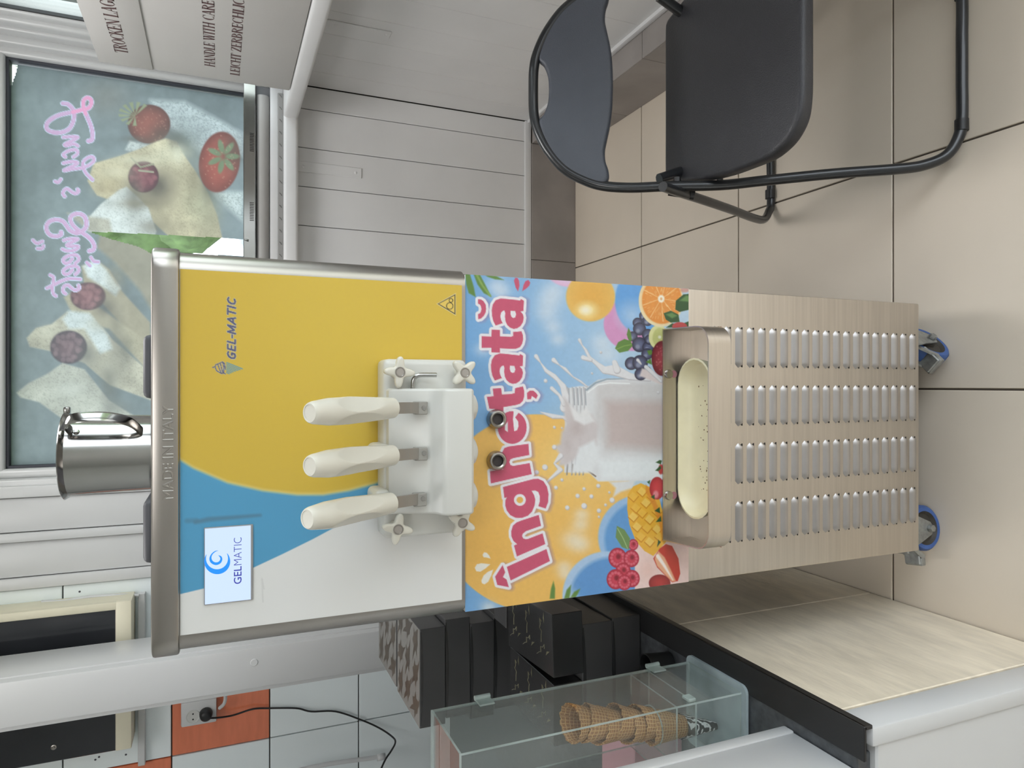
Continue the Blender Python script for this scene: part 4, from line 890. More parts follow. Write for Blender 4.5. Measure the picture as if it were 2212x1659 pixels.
# --- casters
M_TYRE = mat('blue_rubber', (62, 92, 150), .55, var=.12, scale=50)
M_HUB = mat('dark_hub', (58, 54, 48), .6, var=.15, scale=50)
def caster(loc, ang, trail=.018):
    R_ = Matrix.Rotation(math.radians(ang), 4, 'Z')
    fk = MB()
    fk.rbox((-.045, -.04, .1365), (.045, .04, .1418), .002, 1)
    fk.lathe([(.03, .118), (.03, .1365)], (0, 0, 0), (0, 0, 1), 20)
    for s in (-1, 1):
        y_ = s * .0225
        fk.prism([Vector((x, y_, z)) for x, z in ((-.038, .122), (.040, .122), (.036, .10), (trail + .013, .044), (trail, .036), (trail - .013, .044), (-.03, .085))], Vector((0, .0028 * s, 0)))
    fk.box((-.038, -.0225, .118), (.040, .0225, .122))
    root = build(fk, 'caster', M_ZINC, None, (0, 0, 0)); attach(root, mach, loc, (0, 0, math.radians(ang)))
    def sub(mb, nm, m):
        o = build(mb, nm, m, None, (0, 0, 0)); o.parent = root; o.location = (0, 0, 0); return o
    C = (trail, 0, .049)
    sub(MB().lathe([(.036, -.016), (.044, -.016), (.0485, -.011), (.049, 0), (.0485, .011), (.044, .016), (.036, .016)], C, (0, 1, 0), 40), 'tyre', M_TYRE)
    sub(MB().lathe([(0, -.017), (.014, -.017), (.015, -.012), (.030, -.010), (.0365, -.0155), (.0365, .0155), (.030, .010), (.015, .012), (.014, .017), (0, .017)], C, (0, 1, 0), 32), 'wheel_hub', M_HUB)
    sub(MB().lathe([(0, -.034), (.0075, -.034), (.0082, -.030), (.0082, -.026), (.004, -.026), (.004, .03), (0, .03)], C, (0, 1, 0), 6, smooth=False), 'axle_bolt', M_ZINC)
    br = MB(); br.rbox((-.075, -.018, .078), (-.030, .018, .083), .002, 1); br.rbox((-.077, -.02, .066), (-.060, .02, .080), .003, 2); br.prism([Vector((-.066, -.019, .07)), Vector((-.034, -.019, .108)), Vector((-.030, -.019, .1)), Vector((-.056, -.019, .064))], Vector((0, .004, 0)))
    br.prism([Vector((-.066, .015, .07)), Vector((-.034, .015, .108)), Vector((-.030, .015, .1)), Vector((-.056, .015, .064))], Vector((0, .004, 0)))
    sub(br, 'brake_pedal', M_ZINC)
caster((-.312, 1.045, 0), 8, .0); caster((.088, 1.042, 0), 46, -.012); caster((-.27, 1.60, 0), 30); caster((.09, 1.60, 0), -20)

# --- hopper lids and jug on top
for ya, yb in ((726, 860), (1073, 1206)):
    x0, x1 = PY(308, yb, 1.1).x, PY(308, ya, 1.1).x
    tag(build(MB().rbox((x0, 1.06, ZT + .0005), (x1, 1.5, PY(308, ya, 1.06).z), .009, 3), 'hopper_lid', mat('grey_lid', (92, 92, 96), .5)), 'dark grey hopper lid lying on the machine top ' + ('beside the jug handle' if ya < 800 else 'above the lit display'), 'lid')
JY = 1.19; jc = PY(230, 980, JY); jb = ZT + .0005; jr = .0565; jt = PY(150, 985, JY).z + .004
jug = thing('measuring_jug', (jc.x, JY, jb), 'shiny steel milk jug with strap handle standing on the machine', 'jug')
JH = jt - jb
build(MB().lathe([(0, .001), (jr - .004, 0), (jr, .004), (jr + .0015, JH * .6), (jr + .003, JH - .006), (jr + .0065, JH - .003), (jr + .0085, JH), (jr + .0065, JH + .0015), (jr + .002, JH - .002), (jr, JH * .6), (jr - .0015, .006), (0, .004)], (jc.x, JY, jb), (0, 0, 1), 48), 'body', M_CHROME, jug)
da = math.radians(-52); dv = Vector((math.cos(da), math.sin(da), 0)); base = Vector((jc.x, JY, jb))
hp = [base + dv * (jr + .004) + Vector((0, 0, JH - .014)), base + dv * (jr + .022) + Vector((0, 0, JH - .010)), base + dv * (jr + .036) + Vector((0, 0, JH - .022)), base + dv * (jr + .038) + Vector((0, 0, JH * .55)), base + dv * (jr + .026) + Vector((0, 0, JH * .32)), base + dv * (jr - .001) + Vector((0, 0, JH * .2))]
build(MB().tube(smooth_path(hp, 6), .0055, 12, flat=(.35, 1.6)), 'handle', M_CHROME, jug)
build(MB().lathe([(0, .004), (.004, .003), (.005, 0)], base + dv * (jr + .001) + Vector((0, 0, JH - .02)), dv, 12), 'rivet', M_CHROME, jug)
build(MB().rbox((jc.x + jr + .004, JY - .006, jt - .005), (jc.x + jr + .014, JY + .006, jt + .003), .002, 2), 'rim_notch', M_CHROME, jug)

# ================================================================== folding chair
TR = .0115; CY0 = PZ(2078, 200, TR).y; XC = .682; KL_ = .65
half = [(1152, 200), (1153.5, 247), (1162, 282), (1183, 323), (1218, 364), (1262, 389), (1306, 402), (1365, 405.5), (1441, 402.5), (1556, 400), (1653, 390), (1804, 375), (1950, 364), (2005, 354), (2045, 335), (2068, 302), (2078, 262), (2078, 180)]
L3 = [PL(a, b, CY0, KL_, TR) for a, b in half]
L3[0].x = XC; L3[1].x = min(L3[1].x, XC - .03)
R3 = [Vector((2 * XC - p.x, p.y, p.z)) for p in L3]
chair = thing('folding_chair', (XC, CY0 + .28, 0), 'black padded metal folding chair standing open beside the boarded wall', 'chair')
path = smooth_path(L3[::-1] + R3[1:], 6)
build(MB().tube(path, TR, 14, caps=True), 'front_frame', M_TUBE, chair)
e_ = L3[-1]; build(MB().tube([e_, Vector((2 * XC - e_.x, e_.y, e_.z))], TR, 12), 'front_foot_bar', M_TUBE, chair)
for s in (-1, 1):
    p_ = PZ(2078, 271, TR); xx = p_.x if s < 0 else 2 * XC - p_.x
    build(MB().tube([(xx - .012, p_.y, TR + .001), (xx + .012, p_.y, TR + .001)], TR + .0018, 14), 'foot_cap', M_BLACK, chair)
RYr = PZ(1664, 337, TR).y; KR = -.49
rh = [(1432, 403), (1470, 416), (1510, 429), (1580, 453), (1628, 471), (1650, 474), (1661, 456), (1665, 436), (1664, 337)]
r3 = [PL(a, b, RYr, KR, TR) for a, b in rh]; rr3 = [Vector((2 * XC - p.x, p.y, p.z)) for p in r3]
build(MB().tube(smooth_path(r3 + rr3[::-1], 6), TR * .95, 14), 'rear_frame', M_TUBE, chair)
for s in (-1, 1):
    p_ = PZ(1664, 420, TR); xx = p_.x if s < 0 else 2 * XC - p_.x
    build(MB().tube([(xx - .012, p_.y, TR + .001), (xx + .012, p_.y, TR + .001)], TR + .0016, 14), 'foot_cap', M_BLACK, chair)
# seat
SZ = .455
seat_l = [(1437, 300), (1437, 372), (1440, 388), (1450, 392), (1500, 390), (1530, 386), (1568, 377), (1610, 362), (1658, 342), (1685, 322), (1705, 300), (1722, 270), (1731, 241), (1735, 205), (1736, 176)]
s3 = [PZ(a, b, SZ) for a, b in seat_l]
s3 = [Vector((min(p.x, XC - .001), p.y, p.z)) for p in s3]
sl = smooth_path(s3, 3); out = sl + [Vector((2 * XC - p.x, p.y, p.z)) for p in sl[::-1]]
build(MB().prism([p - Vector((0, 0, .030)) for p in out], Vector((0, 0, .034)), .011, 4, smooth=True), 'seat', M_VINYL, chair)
# back pad
pad = [(95, 140), (150, 210), (180, 290), (186, 340), (180, 400), (150, 490), (110, 540), (130, 630), (170, 720), (230, 820), (310, 900), (400, 960), (500, 1000), (560, 1010), (605, 1000), (630, 960), (625, 900), (605, 840), (600, 760), (615, 680), (640, 560), (655, 430), (660, 340)]
padp = [PL(a, b, CY0 - .012, KL_, TR) for a, b in crop(1130, 100, 3.403, pad)]
left = [p for p in padp[3:]]; left[0].x = XC; left[-1].x = XC
lp = smooth_path(left, 3); full = lp + [Vector((2 * XC - p.x, p.y, p.z)) for p in lp[-2:0:-1]]
nrm = Vector((0, 1, -KL_)).normalized()
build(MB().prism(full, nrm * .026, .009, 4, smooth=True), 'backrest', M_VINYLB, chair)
for s in (-1, 1):                                          # hinges and links
    a = PL(1470, 402, CY0, KL_, TR); b = PL(1556, 400, CY0, KL_, TR)
    fx = (lambda p: p if s < 0 else Vector((2 * XC - p.x, p.y, p.z)))
    hg = MB().tube([fx(Vector((a.x - .018, a.y + .005, a.z + .005))), fx(Vector((a.x + .02, a.y + .005, a.z + .005)))], .008, 8)
    pA = fx(PL(1445, 412, CY0 + .02, KL_, TR)); pB = fx(PL(1500, 421, CY0 + .03, KL_, TR))
    hg.tube([pA, pB], .0085, 8, flat=(.5, 1.3)); build(hg, 'hinge', M_BLACK, chair)
    build(MB().tube([fx(b), fx(Vector((b.x + .03, b.y, SZ - .03)))], .007, 8), 'seat_pivot', M_BLACK, chair)
    # slanting link from the rear frame to the underside of the seat
    l0 = PY(1424, -8, 1.34); l1 = PY(1500, 47, 1.34); mv = (lambda p: p if s > 0 else Vector((2 * XC - p.x, p.y, p.z)))
    build(MB().tube([mv(l0), mv(l1)], .0125, 10), 'rear_link', M_TUBE, chair)

# ================================================================== carton on the side window board
BX = RXF + .003; BZ0 = rz1 + .001; bc = PX(628, 197, BX); BYf = bc.y; BZ1 = PX(218, 137, BX).z; BYn = 1.45; BXo = XW + .13 - .145
box_ = thing('carton', (BX + .06, (BYf + BYn) / 2, BZ0), 'white cardboard carton with brown care instructions on the window board', 'carton')
build(MB().rbox((BX, BYn, BZ0), (XW + .012, BYf, BZ1), .004, 2), 'body', M_CARTON, box_)
fz = PX(330, 146, BX).z
build(MB().rbox((BX - .004, BYn + .002, fz), (BX, BYf - .004, BZ1 + .002), .0015, 2), 'lid_flap', M_CARTON, box_)
# condensed serif capitals made of strokes: (x0,y0,x1,y1,width), arcs as ('a',cx,cy,rx,ry,a0,a1,w0,w1)
TK, TN = .17, .05
GL = {'T': (.62, [(.31, 0, .31, 1, TK), (.02, .98, .60, .98, TN), (.04, .98, .04, .80, TN), (.58, .98, .58, .80, TN), 's', (.31, 0)]),
 'R': (.68, [(.14, 0, .14, 1, TK), ('a', .22, .76, .28, .22, 90, -90, TN, TK), (.1, .98, .24, .98, TN), (.1, .53, .24, .53, TN), (.3, .53, .58, .03, TK * .9), 's', (.14, 0), (.14, 1), (.62, 0)]),
 'O': (.68, [('a', .34, .5, .26, .47, 0, 360, TK, TN)]), 'C': (.64, [('a', .36, .5, .27, .47, 50, 310, TN, TK), (.56, .98, .56, .75, TN)]),
 'G': (.68, [('a', .36, .5, .27, .47, 50, 320, TN, TK), (.57, .98, .57, .75, TN), (.56, .1, .56, .42, TK), 's', (.56, .42)]),
 'K': (.70, [(.14, 0, .14, 1, TK), (.17, .42, .58, .98, TN), (.3, .58, .6, .02, TK), 's', (.14, 0), (.14, 1), (.62, 0), (.58, 1)]),
 'E': (.60, [(.14, 0, .14, 1, TK), (.1, .98, .52, .98, TN), (.1, .02, .54, .02, TN), (.14, .52, .4, .52, TN), (.52, .98, .52, .8, TN), (.54, .02, .54, .22, TN), (.4, .62, .4, .42, TN), 's', (.14, 0), (.14, 1)]),
 'N': (.72, [(.12, 0, .12, 1, TN), (.6, 0, .6, 1, TN), (.12, .98, .6, .02, TK), 's', (.12, 0), (.6, 1)]),
 'L': (.56, [(.14, 0, .14, 1, TK), (.1, .02, .5, .02, TN), (.5, .02, .5, .24, TN), 's', (.14, 0), (.14, 1)]),
 'A': (.70, [(.1, 0, .34, 1, TN), (.34, 1, .58, 0, TK), (.2, .35, .48, .35, TN), 's', (.1, 0), (.58, 0)]),
 'H': (.74, [(.14, 0, .14, 1, TK), (.6, 0, .6, 1, TK), (.14, .52, .6, .52, TN), 's', (.14, 0), (.14, 1), (.6, 0), (.6, 1)]),
 'D': (.70, [(.14, 0, .14, 1, TK), ('a', .2, .5, .38, .48, 90, -90, TN, TK), 's', (.14, 0), (.14, 1)]),
 'W': (.92, [(.06, 1, .26, 0, TK), (.26, 0, .44, .95, TN), (.42, 1, .62, 0, TK), (.62, 0, .82, 1, TN), 's', (.08, 1), (.42, 1), (.82, 1)]),
 'I': (.30, [(.15, 0, .15, 1, TK), 's', (.15, 0), (.15, 1)]), 'Z': (.60, [(.06, .98, .54, .98, TN), (.5, .98, .08, .02, TK), (.06, .02, .54, .02, TN), (.07, .98, .07, .78, TN), (.53, .02, .53, .22, TN)]),
 'B': (.66, [(.14, 0, .14, 1, TK), ('a', .22, .76, .24, .22, 90, -90, TN, TK), ('a', .22, .27, .30, .25, 90, -90, TN, TK), 's', (.14, 0), (.14, 1)]), ' ': (.34, [])}
def serif_text(mb, txt, P0, R, U, Wd, Ht):
    tot = sum(GL[c][0] for c in txt); kx = Wd / tot; x = 0
    to = lambda a, b: P0 + R * (a * kx) + U * (b * Ht)
    for ch in txt:
        w, els = GL[ch]; ser = False
        for e in els:
            if e == 's': ser = True; continue
            if ser: quads = [((e[0] - .13, e[1] - (.02 if e[1] > .5 else 0)), (e[0] + .13, e[1] - (.02 if e[1] > .5 else 0)), .04, .04, 'h')]
            elif e[0] == 'a':
                _, cx, cy, rx_, ry_, a0, a1, w0, w1 = e; n = 14; pp = []
                for k in range(n + 1):
                    a = math.radians(a0 + (a1 - a0) * k / n); th_ = w0 + (w1 - w0) * abs(math.cos(a)) if (w1 > w0) else w1 + (w0 - w1) * abs(math.cos(a))
                    pp.append(((cx + (rx_ + th_ / 2) * math.cos(a), cy + (ry_ + TN * .4) * math.sin(a)), (cx + (rx_ - th_ / 2) * math.cos(a), cy + (ry_ - TN * .4) * math.sin(a))))
                vs = [to(x + q[i][0], q[i][1]) for q in pp for i in (0, 1)]
                mb.add(vs, [(2 * k, 2 * k + 1, 2 * k + 3, 2 * k + 2) for k in range(n)]); continue
            else:
                x0, y0, x1, y1, th_ = e
                if abs(y1 - y0) < .05: quads = [((x0, y0), (x1, y1), th_, th_, 'h')]
                else: quads = [((x0, y0), (x1, y1), th_, th_, 'v')]
            for (p, q, a, b, m) in quads:
                o = (0, a / 2) if m == 'h' else (a / 2, 0)
                mb.add([to(x + p[0] - o[0], p[1] - o[1]), to(x + p[0] + o[0], p[1] + o[1]), to(x + q[0] + o[0], q[1] + o[1]), to(x + q[0] - o[0], q[1] - o[1])], [(0, 1, 2, 3)])
        x += w
Rv, Uv = Vector((0, -1, 0)), Vector((0, 0, 1))
for txt, (pxb, pyb), pxt, endp, dx in (('TROCKEN LAGERN', (277, 117), 250, (226, 0), -.0046), ('HANDLE WITH CARE', (464, 145), 442, (463, 0), -.0006), ('LEICHT ZERBRECHLICH', (517, 164), 497, (527, 0), -.0006)):
    X_ = BX + dx; a = PX(pxb, pyb, X_); hgt = PX(pxt, pyb, X_).z - a.z
    vis = {'TROCKEN LAGERN': 'TROCKEN LAG', 'HANDLE WITH CARE': 'HANDLE WITH CARE', 'LEICHT ZERBRECHLICH': 'LEICHT ZERBRECHLIC'}[txt]
    ye = PX(endp[0], endp[1], X_).y; k = (a.y - ye) / sum(GL[c][0] for c in vis) * (1.0 if txt[0] != 'H' else .985)
    mb = MB(); serif_text(mb, txt, a, Rv, Uv, k * sum(GL[c][0] for c in txt), hgt); build(mb, 'lettering', M_INK, box_)

# ================================================================== steel light housing on the window board
dv_ = thing('light_housing', (.6, 2.70, rz1), 'long steel lamp housing with vent slots and grey tube on the window board', 'lamp housing')
DY0, DY1 = 2.665, 2.715; DX0, DX1 = .1, PY(555, 196, 2.68).x
zA, zB, zC, zD = PY(526, 400, DY0).z, PY(552, 400, DY0).z, PY(584, 400, DY0).z, PY(600, 400, DY0).z
build(MB().rbox((DX0, DY0, zB), (DX1 + .03, DY0 + .03, zA), .0015, 1), 'steel_bar', M_CHROME, dv_)
zt_ = (zB + zC) / 2
build(MB().tube([(DX0, DY0 + .028, zt_), (DX1 - .015, DY0 + .028, zt_)], (zB - zC) / 2 - .001, 20), 'grey_tube', mat('grey_plastic', (168, 166, 163), .4), dv_)
build(MB().rbox((DX1 - .028, DY0 + .02, zC - .004), (DX1 + .02, DY1, zB + .006), .004, 2), 'end_cap', mat('dark_grey_plastic', (110, 110, 112), .5), dv_)
build(MB().rbox((DX0, DY0 + .012, rz1), (DX1 + .02, DY1, zC), .003, 2), 'white_profile', mat('white_profile', (214, 214, 214), .35), dv_)
build(MB().rbox((DX0, DY0 + .002, rz1), (DX1, DY0 + .012, zD), .002, 1), 'front_strip', mat('grey_strip', (150, 149, 147), .5), dv_)
slot0 = None
for cy_, n_ in ((308, 12), (458, 12)):
    for k in range(n_):
        c_ = PY(544, cy_ - 20 + k * 3.45, DY0 - .0004)
        if slot0 is None:
            slot0 = build(MB().box((-.0012, 0, -.007), (.0012, .0004, .007)), 'vent_slot', mat('dark_slot_shade', (26, 25, 24), .8), None, (0, 0, 0)); attach(slot0, dv_, c_)
        else: child_at(slot0, dv_, c_)
cl = None
for k in range(14):
    c_ = PY(606, 208 + k * 26.5, DY0 + .0015)
    if cl is None:
        cl = build(MB().tube([(-.004, 0, -.004), (.002, 0, -.001), (.006, 0, .004)], .0009, 6), 'clip', mat('dark_clip', (84, 82, 80), .5), None, (0, 0, 0)); attach(cl, dv_, c_)
    else: child_at(cl, dv_, c_)
build(MB().tube([PY(528, 517, DY0 - .002), PY(537, 519, DY0 - .006)], .003, 8), 'thumb_screw', M_ZINC, dv_)

# ================================================================== counter on the left
CXR, CYF_, CZ = -.502, .789, .5855
co = thing('counter', (-1.0, 1.6, 0), 'low counter clad in travertine tiles with dark granite top', 'counter')
build(MB().box((-1.9, CYF_, 0), (CXR - .012, 2.70, CZ - .03)), 'body', mat('counter_core', (150, 140, 125), .8), co)
build(MB().rbox((-1.9, CYF_ - .045, CZ - .03), (CXR - .045, 2.70, CZ - .002), .002, 1), 'countertop', M_GRAN, co)
y = CYF_
for w_ in (.412, .412, .412, .412, .25):
    build(MB().rbox((CXR - .012, y + .001, .006), (CXR, min(y + w_, 2.70) - .001, CZ - .012), .0015, 1), 'stone_tile', M_TRAV, co); y += w_
build(MB().rbox((CXR - .048, CYF_ - .06, CZ - .004), (CXR + .004, 2.70, CZ + .0012), .0012, 1), 'edge_profile', M_BLACK, co)
build(MB().rbox((CXR - .002, CYF_ - .06, CZ - .016), (CXR + .004, 2.70, CZ), .001, 1), 'edge_drop', M_BLACK, co)
build(MB().rbox((CXR - .03, CYF_ - .06, 0), (CXR - .001, CYF_ - .001, CZ - .016), .004, 2), 'corner_profile', M_PVC, co)
build(MB().rbox((-1.9, CYF_ - .055, 0), (CXR - .028, CYF_ - .035, CZ - .03), .003, 1), 'front_panel', M_PVC, co)
pw = -.568
pp = tag(build(MB().rbox((pw - .04, .742, CZ - .001), (pw, .866, 1.25), .004, 2), 'partition_panel', M_PVC), 'white plastic partition panel on the end of the counter', 'panel')
build(MB().rbox((pw - .041, .864, CZ - .001), (pw + .002, .886, 1.25), .003, 2), 'edge_profile', M_PVC, pp)

# ------------------------------------------------------------------ black cake boxes
def mat_hex():
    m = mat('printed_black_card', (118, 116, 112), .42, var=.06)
    return m
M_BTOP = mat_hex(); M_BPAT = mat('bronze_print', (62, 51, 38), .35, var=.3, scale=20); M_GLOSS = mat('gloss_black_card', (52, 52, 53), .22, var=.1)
M_FOIL = mat('gold_foil', (150, 146, 120), .3, .6, var=.2)
def star_blob(cx, cy, s, rot=0):
    base = [(0, 1.3), (.12, .75), (.1, .45), (.5, .35), (.42, 0), (.62, -.4), (.3, -.3), (.1, -.7), (.05, -1.25), (-.1, -.75), (-.2, -.4), (-.42, -.2), (-.4, .2), (-.55, .5), (-.2, .38), (-.1, .75)]
    c, n = math.cos(rot), math.sin(rot)
    return [(cx + s * (x * c - y * n), cy + s * (x * n + y * c)) for x, y in base]
def cake_box(lo, hi, label, rz=0.0, pattern=None, group='black cake boxes on the counter', flap=True):
    lo = Vector(lo); hi = Vector(hi); c = Vector(((lo.x + hi.x) / 2, (lo.y + hi.y) / 2, lo.z))
    r = thing('cake_box', (0, 0, 0), label, 'box', group); d = (hi - lo) / 2; d.z *= 2
    build(MB().rbox((-d.x, -d.y, 0), (d.x, d.y, d.z), .0012, 1), 'body', M_BCARD if pattern != 'gloss' else M_GLOSS, r)
    if flap:                                               # bowed tuck-in edges on the right end
        pts = [(-1, 0), (-.8, .010), (-.3, .017), (.3, .017), (.8, .010), (1, 0)]
        pl = [Vector((d.x * .96, 0, 0)) + Vector((0, d.y * .0, 0))]
        fm = MB(); bow = [(-d.x * .95 + 2 * d.x * .95 * k / 8, -d.y - .0012, d.z - .002 - .006 * (1 - ((k - 4) / 4) ** 2) * 0) for k in range(9)]
        up = [Vector((x, -d.y - .0008, d.z - .001)) for x, _, _ in bow]; dn = [Vector((x, -d.y - .0008, d.z - .003 - .006 * (1 - ((k - 4) / 4) ** 2))) for k, (x, _, _) in enumerate(bow)]
        fm.add(up + dn, [(k, 9 + k, 10 + k, k + 1) for k in range(8)])
        build(fm, 'tuck_flap', M_GLOSS, r)
    if pattern == 'bronze':
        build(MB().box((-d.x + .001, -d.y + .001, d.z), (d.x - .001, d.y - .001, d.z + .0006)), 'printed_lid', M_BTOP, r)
        pm = MB()
        for i in range(3):
            for j in range(3):
                pm.poly([Vector((max(-d.x + .002, min(d.x - .002, x)), max(-d.y + .002, min(d.y - .002, y)), d.z + .0009)) for x, y in star_blob(-d.x * .66 + i * d.x * .66 + (j % 2) * .012, -d.y * .66 + j * d.y * .66, d.x * .40, .5 + .3 * ((i + j) % 3))])
        build(pm, 'bronze_motif', M_BPAT, r)
    if pattern == 'gloss':
        pm = MB()
        for i in range(2):
            for j in range(3):
                b = star_blob(-d.x * .4 + i * d.x * .85, -d.y * .62 + j * d.y * .62, d.x * .42, .3 + i)
                pm.tube([Vector((max(-d.x + .003, min(d.x - .003, x)), max(-d.y + .003, min(d.y - .003, y)), d.z + .0003)) for x, y in b[:7]], .0008, 4)
                q = [b[7], b[8], b[9], b[10]]
                pm.poly([Vector((max(-d.x + .003, min(d.x - .003, x)), max(-d.y + .003, min(d.y - .003, y)), d.z + .0005)) for x, y in q])
        build(pm, 'foil_motif', M_FOIL, r)
    r.location = c; r.rotation_euler = (0, 0, math.radians(rz)); return r
# tall stack further back
gx0, gx1 = -.852, -.607; gy0, gy1 = 1.668, 1.90; zt_ = .992; bh = .0672
for k in range(6):
    z1 = zt_ - k * bh; dx = (0, .010, -.004, .006, .0, .004)[k]
    lab = ('black cake box with bronze print on its lid, topmost of the tall stack', 'plain black cake box right under the topmost bronze printed one', 'black cake box with lifted end flap, third from the top of the tall stack', 'plain black cake box, fourth from the top of the tall stack', 'plain black cake box, second from the bottom of the tall stack', 'plain black cake box at the bottom of the tall stack')[k]
    cake_box((gx0 + dx, gy0 + .004 * k, z1 - bh + .0015 if k < 5 else CZ + .001), (gx1 + dx, gy1, z1), lab, (0, 1.5, -1, 1, 0, 0)[k], 'bronze' if k == 0 else None)
cake_box((gx0 - .002, 1.93, zt_ - .09), (gx1 + .02, 2.16, zt_ - .004), 'bronze printed black box standing behind the tall stack', 0, 'bronze', flap=False)
for k in range(4):
    z1 = zt_ - .092 - k * .0785; cake_box((gx0, 1.93, z1 - .077 if k < 3 else CZ + .001), (gx1 + .018, 2.16, z1), 'plain black box at the back, ' + ('first', 'second', 'third', 'fourth')[k] + ' below the rear bronze printed box', 0, None)
# low stacks in front
fy0, fy1 = 1.303, 1.547
cake_box((-.622, fy0, .735), (-.492, fy1, .807), 'glossy black cake box with foil motif, topmost beside the steel machine', 4, 'gloss')
cake_box((-.762, fy0 + .006, .735), (-.634, fy1, .801), 'glossy black cake box with foil motif, topmost behind the cone case', 0, 'gloss')
cake_box((-.765, fy0 + .004, .660), (-.517, fy1, .7335), 'wide glossy black box in the middle of the low stack', 1, None)
cake_box((-.765, fy0 + .008, CZ + .001), (-.512, fy1, .6585), 'wide glossy black box at the bottom of the low stack', 0, None)
cake_box((-.600, 1.575, CZ + .0015), (-.512, 1.655, .80), 'matt black carton wedged between the cake box stacks', 0, None, flap=False)
cake_box((-.60, 1.915, CZ + .0015) if False else (-.572, 1.915, CZ + .0015), (-.512, 2.2, .72), 'matt black carton on the counter edge behind the machine', 0, None, flap=False)
cp = PZ(1446, 1428, CZ)
tag(build(MB().lathe([(0, .001), (.019, 0), (.023, .055), (.0235, .058), (.0215, .058), (.018, .004), (0, .004)], (cp.x, cp.y, CZ), (0, 0, 1), 24), 'paper_cup', M_BLACK), 'small black paper cup standing by the cone case', 'cup')

# ------------------------------------------------------------------ acrylic cone case
QX1, QX0 = -.548, -.690; QY0, QY1 = .978, 1.128; QZ0, QZ1 = CZ + .0075, 1.118; T = .0035
case = thing('cone_case', ((QX0 + QX1) / 2, (QY0 + QY1) / 2, CZ + .0015), 'clear acrylic cone display case with hinged door on frosted base', 'display case')
bpts = []
for cx, cy, a0 in ((QX1 - .002, QY1 - .004, 0), (QX0 - .004, QY1 - .004, 90), (QX0 - .004, QY0 + .004, 180), (QX1 - .002, QY0 + .004, 270)):
    for k in range(6): a = math.radians(a0 + 18 * k); bpts.append(Vector((cx + .014 * math.cos(a), cy + .014 * math.sin(a), CZ + .0014)))
build(MB().prism(bpts, Vector((0, 0, .0055))), 'base_plate', M_FROST, case)
def pane(nm, lo, hi, flat_axis):
    mb = MB(); mb.box(lo, hi)
    mb.mi = []
    for f in mb.f:
        vs = [mb.v[i] for i in f]; flat = max(v[flat_axis] for v in vs) - min(v[flat_axis] for v in vs) < 1e-9
        mb.mi.append(0 if flat else 1)
    return build(mb, nm, [M_ACRYL, M_AEDGE], case)
door = pane('door', (QX1 - T, QY0, QZ0 + .001), (QX1, QY1, QZ1), 0)
pane('side_panel', (QX0, QY0, QZ0 + .001), (QX0 + T, QY1, QZ1), 0)
pane('front_panel', (QX0 + T, QY0, QZ0 + .001), (QX1 - T, QY0 + T, QZ1), 1); pane('rear_panel', (QX0 + T, QY1 - T, QZ0 + .001), (QX1 - T, QY1, QZ1), 1)
pane('lid', (QX0, QY0, QZ1), (QX1, QY1, QZ1 + T), 2)
for s_ in (.728, .688): pane('cone_shelf', (QX0 + T, QY0 + T, s_), (QX1 - T, QY1 - T, s_ + T), 2)
for v_ in (1037, 1420):
    c_ = PX(v_, 1505 if v_ < 1200 else 1448, QX1); hz = c_.z
    hm = MB().tube([(QX1 + .004, QY1 + .004, hz - .014), (QX1 + .004, QY1 + .004, hz + .014)], .0045, 10); hm.rbox((QX1, QY1 - .022, hz - .014), (QX1 + .003, QY1 + .004, hz + .014), .001, 1)
    build(hm, 'hinge', M_AEDGE, case)
lc = PX(1490, 1513, QX1); build(MB().rbox((QX1, QY0 + .002, lc.z - .008), (QX1 + .006, QY0 + .022, lc.z + .008), .0015, 1), 'latch', M_AEDGE, case)
rc = (-.612, 1.05)
build(MB().tube([(rc[0] + .033 * math.cos(a), rc[1] + .033 * math.sin(a), .7335) for a in np.linspace(0, 2 * math.pi, 33)[:-1]], .0012, 6, closed=True), 'cone_ring', M_AEDGE, case)

def mat_waffle():
    m = bpy.data.materials.new('waffle'); m.use_nodes = True; nt = m.node_tree; b = nt.nodes['Principled BSDF']
    uv = nt.nodes.new('ShaderNodeAttribute'); uv.attribute_name = 'waf'
    bk = nt.nodes.new('ShaderNodeTexBrick'); bk.offset = 0; bk.inputs['Scale'].default_value = 1; bk.inputs['Mortar Size'].default_value = .16; bk.inputs['Mortar Smooth'].default_value = .6
    bk.inputs['Brick Width'].default_value = 1; bk.inputs['Row Height'].default_value = 1
    for i_, c_ in ((0, (158, 110, 64)), (1, (166, 116, 68)), (2, (214, 170, 112))): bk.inputs[['Color1', 'Color2', 'Mortar'][i_]].default_value = (*lin(c_), 1)
    nt.links.new(uv.outputs['Vector'], bk.inputs['Vector']); nt.links.new(bk.outputs['Color'], b.inputs['Base Color'])
    bp = nt.nodes.new('ShaderNodeBump'); bp.inputs['Strength'].default_value = .8; bp.inputs['Distance'].default_value = .002
    nt.links.new(bk.outputs['Fac'], bp.inputs['Height']); nt.links.new(bp.outputs['Normal'], b.inputs['Normal']); b.inputs['Roughness'].default_value = .7
    return m
M_WAF = mat_waffle()
tip = PY(1552, 1568, 1.05); top = PY(1232, 1563, 1.05); axc = (top - tip).normalized(); total = (top - tip).length
CL, CR = .158, .0305; nc = 7
